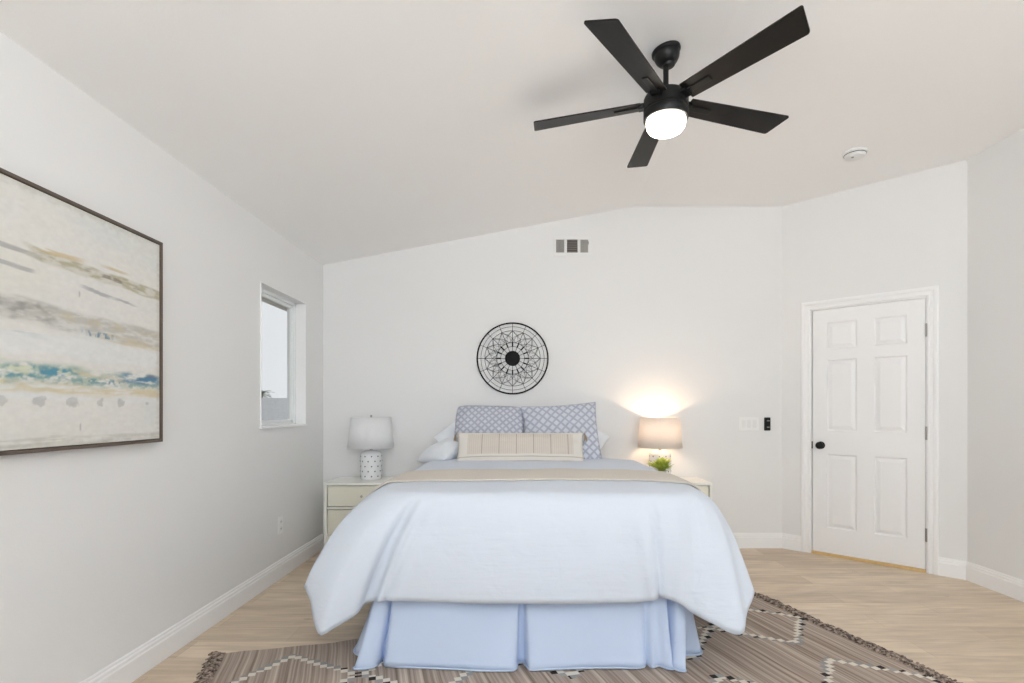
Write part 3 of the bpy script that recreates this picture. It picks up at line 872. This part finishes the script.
# ------------------------------------------------------------------ rug
RO = Vector((-1.451, 2.542)); E1 = Vector((.963, .269)); E2 = Vector((.317, -.948))
RL, RD = 3.03, 2.45
rug = thing('area_rug', 'brown striped flatweave rug with stepped diamonds and braided fringe under the bed', 'rug', (RO.x, RO.y, 0))
def rugp(a, bb):
    w = .006 * math.sin(a * 9 + 1) + .004 * math.sin(a * 23)
    wv = w * max(0, 1 - bb / .3)
    wa = .002 * math.sin(bb * 8) + .0015 * math.sin(bb * 21)
    p = E1 * (a + wa) + E2 * (bb - wv)
    return p
na, nb_ = 90, 70
b = MB(); b.uv = []
for z in (.008, .0005):
    for j in range(nb_ + 1):
        for i in range(na + 1):
            a_, b_ = RL * i / na, RD * j / nb_
            p = rugp(a_, b_); b.v.append((p.x, p.y, z + (.0012 * noise.noise((a_ * 3, b_ * 3, 0)) if z > .004 else 0))); b.uv.append((a_, b_))
m = (na + 1) * (nb_ + 1)
for j in range(nb_):
    for i in range(na):
        a_ = j * (na + 1) + i
        b.f.append((a_, a_ + 1, a_ + na + 2, a_ + na + 1)); b.f.append((m + a_, m + a_ + na + 1, m + a_ + na + 2, m + a_ + 1))
for i in range(na):
    b.f.append((i, m + i, m + i + 1, i + 1)); a_ = nb_ * (na + 1) + i; b.f.append((a_, a_ + 1, m + a_ + 1, m + a_))
for j in range(nb_):
    a_ = j * (na + 1); b.f.append((a_, a_ + na + 1, m + a_ + na + 1, m + a_)); a_ += na; b.f.append((a_, m + a_, m + a_ + na + 1, a_ + na + 1))
b.mi = [0] * len(b.f)
b.build('weave', M['rug'], rug)
for end, sgn in ((0, -1), (RL, 1)):
    b = MB()
    bb = 0.004
    while bb < RD:
        root = rugp(end, bb)
        for s_ in range(3):
            ang = random.uniform(-.7, .7); Lf = random.uniform(.05, .085)
            dd = (E1 * sgn * math.cos(ang) + E2 * math.sin(ang))
            o1 = E2 * random.uniform(-.008, .008)
            side = Vector((-dd.y, dd.x))
            pts = []
            for t in (0, .3, .55, .8, 1):
                q = root + o1 - E1 * sgn * .006 + dd * (Lf * t) + side * (.009 * math.sin(t * 7 + ang * 9))
                pts.append((q.x, q.y, .006 + .010 * math.sin(t * PI) * random.uniform(.5, 1.2)))
            b.tube(pts, [.0035, .005, .0042, .0052, .002], 5)
        bb += .017
    fr = b.build('fringe', M['fringe'], rug, smooth=True); fr['kind'] = 'stuff'

# ------------------------------------------------------------------ bed
BX = .055
bed = thing('bed', 'queen bed with a pleated white bed skirt standing on the rug', 'bed', (BX, 3.45, 0.008))
def rbox(b, x0, x1, y0, y1, z0, z1): b.box(x0, x1, y0, y1, z0, z1)
YH, YF = 1.03, -1.00      # head and foot relative to the bed's origin
b = MB(); b.box(-.70, .70, YF + .03, YH, .16, .38); b.build('box_spring', M['mattress'], bed, bevel=.03)
b = MB(); b.box(-.73, .73, YF + .02, YH, .385, .742); b.build('mattress', M['mattress'], bed, bevel=.06)
b = MB()
for x in (-.68, .62):
    for y in (YF + .12, YH - .18): b.box(x, x + .06, y, y + .06, 0, .155)
b.box(-.64, .64, YF + .12, YH - .02, .13, .158)
b.build('bed_frame', M['iron'], bed)
# skirt: straight along the box spring, pleated towards the floor; (top x,y) (hem x,y)
SK = [((-.755, 4.48), (-.84, 4.46)), ((-.755, 4.0), (-.845, 4.0)), ((-.755, 3.5), (-.85, 3.5)), ((-.755, 3.0), (-.86, 3.0)),
      ((-.752, 2.75), (-.832, 2.72)), ((-.75, 2.62), (-.828, 2.58)), ((-.748, 2.56), (-.812, 2.535)), ((-.742, 2.52), (-.775, 2.512)),
      ((-.735, 2.50), (-.745, 2.53)), ((-.730, 2.485), (-.715, 2.50)), ((-.728, 2.465), (-.745, 2.435)), ((-.726, 2.45), (-.772, 2.395)), ((-.715, 2.442), (-.755, 2.380)),
      ((-.690, 2.438), (-.715, 2.385)), ((-.668, 2.437), (-.680, 2.402)), ((-.650, 2.445), (-.668, 2.440)), ((-.642, 2.462), (-.660, 2.475)), ((-.636, 2.445), (-.645, 2.440)),
      ((-.622, 2.437), (-.628, 2.408)), ((-.55, 2.434), (-.555, 2.398)), ((-.45, 2.434), (-.45, 2.392)), ((-.3, 2.434), (-.305, 2.378)), ((-.18, 2.434), (-.19, 2.366)),
      ((-0.045, 2.434), (-0.050, 2.366)), ((-0.022, 2.438), (-0.030, 2.385)), ((-0.015, 2.458), (-0.022, 2.440)), ((0.000, 2.458), (0.005, 2.445)), ((0.008, 2.438), (0.018, 2.400)),
      ((0.025, 2.434), (0.035, 2.372)), ((.09, 2.434), (.10, 2.376)), ((.25, 2.434), (.25, 2.388)), ((.40, 2.434), (.40, 2.392)), ((.50, 2.434), (.515, 2.388)), ((.535, 2.436), (.555, 2.402)),
      ((.555, 2.448), (.572, 2.430)), ((.575, 2.444), (.590, 2.395)), ((.595, 2.448), (.625, 2.410)), ((.615, 2.440), (.655, 2.382)), ((.628, 2.438), (.683, 2.380)),
      ((.638, 2.455), (.668, 2.440)), ((.648, 2.47), (.655, 2.500)), ((.662, 2.455), (.665, 2.445)), ((.672, 2.440), (.690, 2.375)), ((.695, 2.440), (.725, 2.358)), ((.715, 2.452), (.735, 2.372)),
      ((.722, 2.475), (.725, 2.45)), ((.730, 2.495), (.728, 2.52)), ((.738, 2.505), (.770, 2.515)), ((.745, 2.53), (.845, 2.520)), ((.748, 2.57), (.872, 2.56)), ((.750, 2.7), (.872, 2.72)),
      ((.755, 3.2), (.865, 3.2)), ((.755, 3.8), (.855, 3.8)), ((.755, 4.48), (.84, 4.46))]
def catmull(P, n):
    """P list of tuples -> dense list, n samples per span"""
    P = [np.array(p, float) for p in P]; out = []
    for i in range(len(P) - 1):
        p0 = P[max(i - 1, 0)]; p1 = P[i]; p2 = P[i + 1]; p3 = P[min(i + 2, len(P) - 1)]
        # centripetal-like damping for uneven spans
        m1 = (p2 - p0) * .5; m2 = (p3 - p1) * .5
        d = np.linalg.norm(p2 - p1)
        for m_ in (m1, m2):
            l = np.linalg.norm(m_)
            if l > d * 1.1 and l > 0: m_ *= d * 1.1 / l
        for k in range(n):
            t = k / n; t2 = t * t; t3 = t2 * t
            out.append((2 * t3 - 3 * t2 + 1) * p1 + (t3 - 2 * t2 + t) * m1 + (-2 * t3 + 3 * t2) * p2 + (t3 - t2) * m2)
    out.append(P[-1]); return out
SK = [((t[0] + .048 * min(1, max(0, (abs(t[0]) - .5) / .2)), t[1]), h) for t, h in SK]
rows = catmull([(*t, *h) for t, h in SK], 5)
b = MB(); nr = 14
for i, r in enumerate(rows):
    for j in range(nr + 1):
        t = j / nr; e = t ** 1.25
        # pleats open gradually, hem rolls out slightly
        x = r[0] * (1 - e) + r[2] * e - BX * 0; y = r[1] * (1 - e) + r[3] * e
        wob = .004 * math.sin(i * .23 + t * 3) * t
        z = .395 * (1 - t) + .005 * t + .004 * math.sin(i * .09) * t
        nn = noise.noise((i * .035 + t * 1.5, t * 1.2 - i * .02, 2.0)) * .014 + noise.noise((i * .09, t * 3, 6.0)) * .005; wob += nn * min(1, t * 2)
        b.v.append((x - BX + BX * 0, y - 3.45 + wob, z))
nc = nr + 1
b.f = [(i * nc + j, (i + 1) * nc + j, (i + 1) * nc + j + 1, i * nc + j + 1) for i in range(len(rows) - 1) for j in range(nr)]
b.mi = [0] * len(b.f)
# small hem bead
sk = b.build('bed_skirt', M['skirt'], bed, smooth=True, solid=.004)
hem = MB(); hem.tube([(r[2] - BX, r[3] - 3.45 - .001, .008) for r in rows], .004, 5); hem.build('hem', M['skirt'], sk, smooth=True)

# duvet: U-shaped shoulder line around the mattress top lofted down to a measured hem
XA, XB2, YS0, YFRONT, RC = BX - .742, BX + .79, 4.13, 2.50, .20
SIDE = YS0 - (YFRONT + RC); ARC = RC * PI / 2; FR = (XB2 - XA) - 2 * RC
def perim(s):
    """returns point (x,y), outward normal"""
    if s <= SIDE: return XA, YS0 - s, -1, 0
    s -= SIDE
    if s <= ARC:
        a = PI + s / RC; return XA + RC + RC * math.cos(a), YFRONT + RC + RC * math.sin(a), math.cos(a), math.sin(a)
    s -= ARC
    if s <= FR: return XA + RC + s, YFRONT, 0, -1
    s -= FR
    if s <= ARC:
        a = 1.5 * PI + s / RC; return XB2 - RC + RC * math.cos(a), YFRONT + RC + RC * math.sin(a), math.cos(a), math.sin(a)
    s -= ARC
    return XB2, YFRONT + RC + s, 1, 0
TOT = 2 * SIDE + 2 * ARC + FR
S1, S2, S3 = SIDE, SIDE + ARC, SIDE + ARC + FR; S4 = S3 + ARC
HEM = [(0, -.97, 4.12, .34), (.6, -1.0, 3.5, .35), (1.0, -1.0, 3.1, .345), (S1 - .15, -1.03, 2.66, .355), (S1 + .02, -1.035, 2.50, .365), (S1 + .10, -1.012, 2.42, .362), (S1 + .125, -.985, 2.385, .335),
       (S1 + .19, -.885, 2.30, .21), (S1 + .225, -.82, 2.315, .235), (S1 + .28, -.745, 2.35, .275), (S1 + .31, -.725, 2.375, .30), (S2 - .005, -.695, 2.382, .312), (S2 + .04, -.645, 2.370, .330),
       (S2 + .16, -.55, 2.352, .332), (S2 + .36, -.28, 2.345, .326), (S2 + .52, -.02, 2.345, .325), (S2 + .66, .24, 2.345, .322), (S2 + .88, .50, 2.350, .326), (S3 - .02, .64, 2.362, .342),
       (S3 + .05, .705, 2.362, .318), (S3 + .10, .755, 2.345, .285), (S3 + .16, .83, 2.315, .250), (S3 + .215, .939, 2.28, .215), (S3 + .26, 1.00, 2.35, .285), (S3 + .305, 1.067, 2.41, .358),
       (S4 + .02, 1.085, 2.52, .362), (S4 + .2, 1.08, 2.72, .35), (S4 + .7, 1.07, 3.2, .345), (S4 + 1.1, 1.06, 3.65, .345), (TOT, 1.03, 4.12, .34)]
HS = [h[0] for h in HEM]
def hem_at(s):
    s = max(0, min(TOT, s))
    i = 0
    while i < len(HS) - 2 and HS[i + 1] < s: i += 1
    A = [np.array(HEM[k][1:]) for k in (max(i - 1, 0), i, i + 1, min(i + 2, len(HEM) - 1))]
    ks = [HEM[k][0] for k in (max(i - 1, 0), i, i + 1, min(i + 2, len(HEM) - 1))]
    h = ks[2] - ks[1]; t = (s - ks[1]) / h
    m1 = (A[2] - A[0]) / max(ks[2] - ks[0], 1e-6) * h; m2 = (A[3] - A[1]) / max(ks[3] - ks[1], 1e-6) * h
    t2 = t * t; t3 = t2 * t
    return (2 * t3 - 3 * t2 + 1) * A[1] + (t3 - 2 * t2 + t) * m1 + (-2 * t3 + 3 * t2) * A[2] + (t3 - t2) * m2
ZT = .812
def topz(x, y):
    d = min(1, abs(x - BX) / .79)
    z = ZT - .014 * d ** 4 - .010 * max(0, (2.95 - y) / .45) ** 2
    z += .006 * noise.noise((x * 2.2, y * 2.2, 3)) + .0035 * noise.noise((x * 7, y * 5, 8))
    return z
def duvet_pt(s, t, off=0.0):
    """t 0..1 on the top from the centre line to the shoulder, 1..2 down to the hem"""
    px, py, nx, ny = perim(s)
    cx, cy = BX, max(py, YFRONT + .70)
    if t <= 1:
        x = cx + (px - cx) * t; y = cy + (py - cy) * t
        return Vector((x, y, topz(x, y) + off))
    u = t - 1
    h = hem_at(s); A = Vector((px, py, topz(px, py)))
    Hh = Vector(h)
    out = Vector((nx, ny, 0))
    d = Hh - A
    hor = Vector((d.x, d.y, 0))
    k = .10 if abs(ny) > .7 else (.14 if nx > 0 else .11)
    c1 = A + out * k + Vector((0, 0, -.010)); c2 = A + hor * .62 + out * .05 + Vector((0, 0, d.z * .42))
    p = A * (1 - u) ** 3 + c1 * 3 * u * (1 - u) ** 2 + c2 * 3 * u * u * (1 - u) + Hh * u ** 3
    n2 = out
    e = ss_(u, .15, .6)
    side = abs(nx)
    fold = .0
    if ny < -.5: fold += .005 * math.sin(px * 11 + 1.1) * e
    # soft creases fanning down from both foot corners
    for sc0, w, am in ((S2 - .005, .020, -.036), (S2 + .04, .022, .018), (S2 + .12, .03, .008), (S1 + .20, .03, .012), (S1 + .13, .02, -.010), (S3 - .05, .022, -.022), (S3 - .13, .04, .009), (S3 + .04, .025, .010), (S3 + .11, .025, -.010), (S1 + .06, .05, -.008), (S4 + .05, .05, -.008)):
        fold += am * math.exp(-((s - sc0) / w) ** 2) * ss_(u, .05, .6)
    if side > .9: fold += .012 * math.sin(s * 13) * e
    fold += (.010 * noise.noise((s * 3.2, u * 2.5, 1)) + .005 * noise.noise((s * 9, u * 5, 4))) * e
    return p + n2 * (fold + off) + Vector((0, 0, off * (1 - u)))
def ss_(x, a, b_):
    t = max(0, min(1, (x - a) / (b_ - a))); return t * t * (3 - 2 * t)
ns = 420
b = MB(); TT = [i / 22 for i in range(22)] + [1 + i / 34 for i in range(35)]
TT[0] = 0
for i in range(ns + 1):
    s = TOT * i / ns
    for t in TT: b.v.append(tuple(duvet_pt(s, t)))
nt_ = len(TT)
for i in range(ns):
    for j in range(nt_ - 1):
        a_ = i * nt_ + j; b.f.append((a_, a_ + nt_, a_ + nt_ + 1, a_ + 1))
b.mi = [0] * len(b.f)
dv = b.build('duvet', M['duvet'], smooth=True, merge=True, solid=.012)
tag(dv, 'plain white duvet draped over the bed with pointed corners hanging low', 'duvet')

# beige throw folded across the duvet
b = MB(); Y0t, Y1t = 2.80, 3.28
cols_ = 40; ts = []
for side in (0, 1):
    pass
path_t = [1.42 - i * .014 for i in range(0, 31)] + [1 - i / 24 for i in range(1, 25)]
prof = [(0, t) for t in path_t] + [(1, t) for t in path_t[::-1][1:]]
rowsN = 24
for k in range(rowsN + 1):
    y = Y0t + (Y1t - Y0t) * k / rowsN
    y += 0
    edge_up = .006
    for side, t in prof:
        sl_s = YS0 - y if side == 0 else S4 + (y - (YFRONT + RC))
        yv = .008 * math.sin(t * 5)
        s_ = sl_s + (yv if side else -yv)
        off = .010 + .004 * math.sin(k / rowsN * PI)
        if t <= 1:
            px, py, _, _ = perim(s_); xx = BX + (px - BX) * t; b.v.append((xx, py, topz(xx, py) + off + .0015 * noise.noise((xx * 6, py * 6, 5))))
        else: b.v.append(tuple(duvet_pt(s_, t, off)))
nprof = len(prof)
b.f = [(k * nprof + i, k * nprof + i + 1, (k + 1) * nprof + i + 1, (k + 1) * nprof + i) for k in range(rowsN) for i in range(nprof - 1)]
b.mi = [0] * len(b.f)
th = b.build('throw_blanket', M['throw'], smooth=True, solid=.008)
tag(th, 'flat beige throw laid across the upper part of the white duvet', 'blanket')

# ------------------------------------------------------------------ pillows
def pillow_mesh(W, H, Th, pinch=.05, seed=0, n=36, wr=.004, rnd=0):
    b = MB(); b.uv = []
    idx = {}
    for side in (1, -1):
        for j in range(n + 1):
            for i in range(n + 1):
                u = -1 + 2 * i / n; v_ = -1 + 2 * j / n
                # denser near the rim
                u = math.sin(u * PI / 2) * .35 + u * .65; v_ = math.sin(v_ * PI / 2) * .35 + v_ * .65
                ex = 1 - pinch * (1 - v_ * v_) - rnd * v_ ** 6; ey = 1 - pinch * (1 - u * u) - rnd * u ** 6
                x = W / 2 * u * ex; y = H / 2 * v_ * ey
                g = max(0, (1 - abs(u) ** 2.6)) * max(0, (1 - abs(v_) ** 2.6))
                z = Th / 2 * g ** .55
                z += (wr * noise.noise((u * 3 + seed, v_ * 3, seed)) * 2 + wr * noise.noise((u * 8 + seed, v_ * 7, seed + 4))) * min(1, g * 3)
                edge_ = i in (0, n) or j in (0, n)
                if edge_ and side == -1: idx[(side, i, j)] = idx[(1, i, j)]; continue
                idx[(side, i, j)] = len(b.v); b.v.append((x, y, z * side)); b.uv.append((x, y))
        for j in range(n):
            for i in range(n):
                q = (idx[(side, i, j)], idx[(side, i + 1, j)], idx[(side, i + 1, j + 1)], idx[(side, i, j + 1)])
                b.f.append(q if side == 1 else q[::-1])
    b.mi = [0] * len(b.f)
    return b
def edge_tube(W, H, pinch, r, n=40, rnd=0):
    pts = []
    for e in range(4):
        for k in range(n):
            q = -1 + 2 * k / n
            u, v_ = ((q, -1), (1, q), (-q, 1), (-1, -q))[e]
            pts.append((W / 2 * u * (1 - pinch * (1 - v_ * v_) - rnd * v_ ** 6), H / 2 * v_ * (1 - pinch * (1 - u * u) - rnd * u ** 6), 0))
    b = MB(); b.tube(pts, r, 6, True); return b
def place(o, loc, lean, yaw=0, roll=0):
    o.location = loc
    o.rotation_euler = (Matrix.Rotation(math.radians(yaw), 4, 'Z') @ Matrix.Rotation(math.radians(lean), 4, 'X') @ Matrix.Rotation(math.radians(roll), 4, 'Z')).to_euler()
def pillow(name, label, cat, W, H, Th, mat, loc, lean, yaw=0, roll=0, seed=0, pinch=.05, piping=None, wr=.004, group=None, rnd=0):
    t = thing(name, label, cat, group=group)
    pillow_mesh(W, H, Th, pinch, seed, wr=wr, rnd=rnd).build('cover', mat, t, smooth=True)
    if piping: edge_tube(W, H, pinch, .003, rnd=rnd).build('piping', piping, t, smooth=True)
    place(t, loc, lean, yaw, roll)
    return t
# white sleeping pillows at the back
pillow('pillow', 'upper white sleeping pillow behind the fine-patterned sham, tilted against the wall', 'pillow', .41, .41, .13, M['sheet'], (-.455, 4.365, .950), 63, 0, 42, seed=2, pinch=.02)
pillow('pillow', 'white sleeping pillow showing past the pointed sham corner on the lit lamp side', 'pillow', .41, .41, .14, M['sheet'], (.440, 4.365, .925), 63, 0, -36, seed=5, pinch=.02)
o_ = pillow('pillow', 'lower white sleeping pillow with its pointed corner towards the white-shaded lamp', 'pillow', .38, .38, .16, M['sheet'], (-.610, 4.23, .868), 0, 0, 0, seed=9, pinch=.02)
o_.rotation_euler = (Matrix.Rotation(math.radians(-20), 4, 'Y') @ Matrix.Rotation(math.radians(12), 4, 'X') @ Matrix.Rotation(math.radians(42), 4, 'Z')).to_euler()
pillow('sham_pillow', 'blue-grey sham pillow with the smaller trellis pattern, beside the white-shaded lamp side', 'pillow', .55, .50, .15, M['lattice_fine'], (-.270, 4.185, .990), 68, 0, -1.5, seed=12, piping=M['sham_edge'], pinch=.0, wr=.009, rnd=.06)
pillow('sham_pillow', 'blue-grey sham pillow with a larger trellis pattern and a raised pointed corner', 'pillow', .60, .50, .16, M['lattice'], (.305, 4.165, 1.000), 70, 0, 4, seed=17, piping=M['sham_edge'], pinch=.05, wr=.009)
lp = pillow('lumbar_pillow', 'long cream lumbar pillow with thin brown stripes in front of the blue-grey shams', 'pillow', 0.975, .27, .11, M['lumbar'], (-.020, 3.985, .893), 64, 0, 0, seed=21, pinch=.03, wr=.004)
for sx_ in (-1, 1):
    for sy_ in (-1, 1):
        b = MB()
        c = Vector((sx_ * .495, sy_ * .130, 0))
        for k in range(16):
            a = random.uniform(0, 2 * PI); q = Vector((sx_ * random.uniform(-.004, .018), random.uniform(-.065, -.05), math.cos(a) * .012))
            b.tube([tuple(c), tuple(c + q * .4 + Vector((0, 0, math.sin(a) * .004))), tuple(c + q)], [.003, .0026, .0016], 4)
        b.build('tassel', M['tassel'], lp)

# ------------------------------------------------------------------ nightstands
def nightstand(label, x0, x1):
    w = x1 - x0; cx = (x0 + x1) / 2; y0, y1 = 4.15, 4.505; h = .614; zb = .095
    t = thing('nightstand', label, 'nightstand', (cx, (y0 + y1) / 2, 0), group='cream nightstands flanking the bed')
    hw = w / 2; hd = (y1 - y0) / 2; th = .020
    b = MB()
    b.box(-hw, hw, -hd - .002, hd, h - th, h)                                # top
    b.box(-hw, -hw + th, -hd, hd, zb, h - th); b.box(hw - th, hw, -hd, hd, zb, h - th)
    b.box(-hw + th, hw - th, -hd + .006, hd, zb, zb + .095)                    # bottom rail
    b.box(-hw + th, hw - th, -hd + .006, -hd + .03, .405, .421)              # rail between drawers
    b.box(-hw + th, hw - th, hd - .01, hd, zb, h - th); b.box(-hw + th, hw - th, -hd + .03, hd - .01, .405, .421)
    b.build('body', M['nightstand'], t, bevel=.0015)
    for za, zb_ in ((.425, h - th - .004), (.194, .401)):
        b = MB(); b.box(-hw + th + .006, hw - th - .006, -hd + .008, -hd + .028, za + .002, zb_ - .002)
        b.box(-hw + th + .02, hw - th - .02, -hd + .026, hd - .03, za + .01, zb_ - .03)
        d = b.build('drawer', M['drawer'], t, bevel=.0015)
        b = MB(); b.lathe([(.001, 0), (.005, 0), (.005, .010), (.010, .014), (.010, .020), (.001, .022)], 16, Matrix.Translation((0, -hd + .006, (za + zb_) / 2)) @ Matrix.Rotation(PI / 2, 4, 'X'))
        b.build('knob', M['steel'], d, smooth=True, angle=40)
    for x in (-hw + .035, hw - .035):
        for y in (-hd + .04, hd - .04):
            b = MB(); b.tube([(x, y, 0), (x, y, zb)], [.013, .018], 12); b.build('leg', M['nightstand'], t)
    return t
nightstand('cream two-drawer nightstand on the window side of the bed, under the unlit lamp', -1.573, -.975)
nightstand('cream two-drawer nightstand on the door side of the bed, under the lit lamp', .930, 1.496)

# ------------------------------------------------------------------ table lamps
def table_lamp(label, x, y, rt, rb, shade, dots, lit):
    t = thing('table_lamp', label, 'table lamp', (x, y, .614), group='matching dotted ceramic lamps')
    b = MB()
    b.lathe([(.001, 0), (.080, 0), (.085, .004), (.087, .012), (.087, .205), (.083, .218), (.070, .230), (.045, .238), (.020, .242), (.001, .242)], 40)
    rows_ = 5
    for r in range(rows_):
        z = .030 + r * .041
        for k in range(10):
            a = 2 * PI * (k + .5 * (r % 2)) / 10
            mt = Matrix.Rotation(a, 4, 'Z') @ Matrix.Translation((.0865, 0, z)) @ Matrix.Rotation(PI / 2, 4, 'Y')
            b.lathe([(.0065, 0), (.006, .002), (.003, .0035), (.0005, .004)], 8, mt, mi=1, close=True)
    b.build('base', [M['ceramic'], dots], t, smooth=True, angle=50)
    b = MB(); b.lathe([(.012, .240), (.012, .262), (.017, .264), (.017, .300), (.001, .302)], 16)
    b.build('socket', M['steel'], t, smooth=True, angle=40)
    z0, z1 = .262, .515
    b = MB(); b.lathe([(rb, z0), (rb + (rt - rb) * .5, (z0 + z1) / 2), (rt, z1)], 56, close=False)
    sh = b.build('lamp_shade', shade, t, smooth=True, solid=.0015)
    for rr_, zr in ((rb, z0 + .002), (rt, z1 - .002)):
        b = MB(); b.tube([(rr_ * math.cos(2 * PI * k / 48), rr_ * math.sin(2 * PI * k / 48), zr) for k in range(48)], .0022, 5, True)
        b.build('rim', shade, sh, smooth=True)
    b = MB()
    for k in range(3):
        a = 2 * PI * k / 3; b.tube([(0, 0, z1 - .012), (rt * math.cos(a), rt * math.sin(a), z1 - .004)], .0015, 5)
    for sg in (-1, 1):
        b.tube([(sg * .012, 0, .262), (sg * .05, 0, .30), (sg * .055, 0, .40), (sg * .03, 0, .48), (0, 0, z1 - .010)], .0016, 5)
    b.build('harp', M['steel'], t)
    b = MB(); b.lathe([(.001, z1 - .014), (.004, z1 - .014), (.004, z1 + .002), (.009, z1 + .008), (.009, z1 + .016), (.001, z1 + .021)], 12); b.build('finial', M['steel'], t, smooth=True, angle=40)
    b = MB(); b.lathe([(.013, .300), (.016, .320), (.030, .350), (.033, .375), (.026, .398), (.001, .408)], 20)
    b.build('bulb', M['bulb'] if lit else M['plastic'], t, smooth=True, angle=60)
    if lit:
        l = bpy.data.lights.new('lamp_bulb_light', 'POINT'); l.energy = 4.8; l.color = (1.0, .70, .45); l.shadow_soft_size = .022
        o = bpy.data.objects.new('lamp_bulb_light', l); COL.objects.link(o); o.location = (x, y, .614 + .425)
    return t
table_lamp('unlit white-shaded lamp with a blue-dotted ceramic base on the window side nightstand', -1.268, 4.385, .160, .188, M['shade_white'], M['dots'], False)
table_lamp('lit lamp with a warm oatmeal shade and dotted ceramic base on the door side nightstand', 1.142, 4.375, .163, .182, M['shade_warm'], M['grey_dots'], True)

# ------------------------------------------------------------------ small plant
pl = thing('potted_plant', 'small bright green plant in a white pot in front of the lit lamp', 'plant', (1.105, 4.205, .614))
b = MB(); b.lathe([(.001, 0), (.035, 0), (.040, .01), (.046, .085), (.048, .09), (.044, .092), (.041, .08), (.001, .078)], 28); b.build('pot', M['pot'], pl, smooth=True, angle=40)
b = MB()
for k in range(110):
    az = random.uniform(0, 2 * PI); el = random.uniform(.02, 1.2); Lf = random.uniform(.065, .120) * (1.05 if el < .9 else .8)
    d = Vector((math.cos(az) * math.cos(el), math.sin(az) * math.cos(el), math.sin(el)))
    side = d.cross(Vector((0, 0, 1))).normalized(); nrm = side.cross(d).normalized()
    o0 = Vector((random.uniform(-.02, .02), random.uniform(-.02, .02), .085 + random.uniform(0, .03)))
    wd_ = random.uniform(.014, .021)
    pr = [(0, .2), (.35, .8), (.65, 1.0), (.85, .7), (1, .05)]
    vs = []; fs = []
    for t, w in pr:
        c = o0 + d * Lf * t - nrm * (-.010 * t * t)
        for q, lift in ((-1, .004), (0, 0), (1, .004)): vs.append(tuple(c + side * q * wd_ * w + nrm * lift * w))
    for i in range(4):
        for j in range(2): a_ = i * 3 + j; fs.append((a_, a_ + 1, a_ + 4, a_ + 3))
    b.add(vs, fs)
fo = b.build('foliage', M['leaf'], pl, smooth=True, solid=.0012)
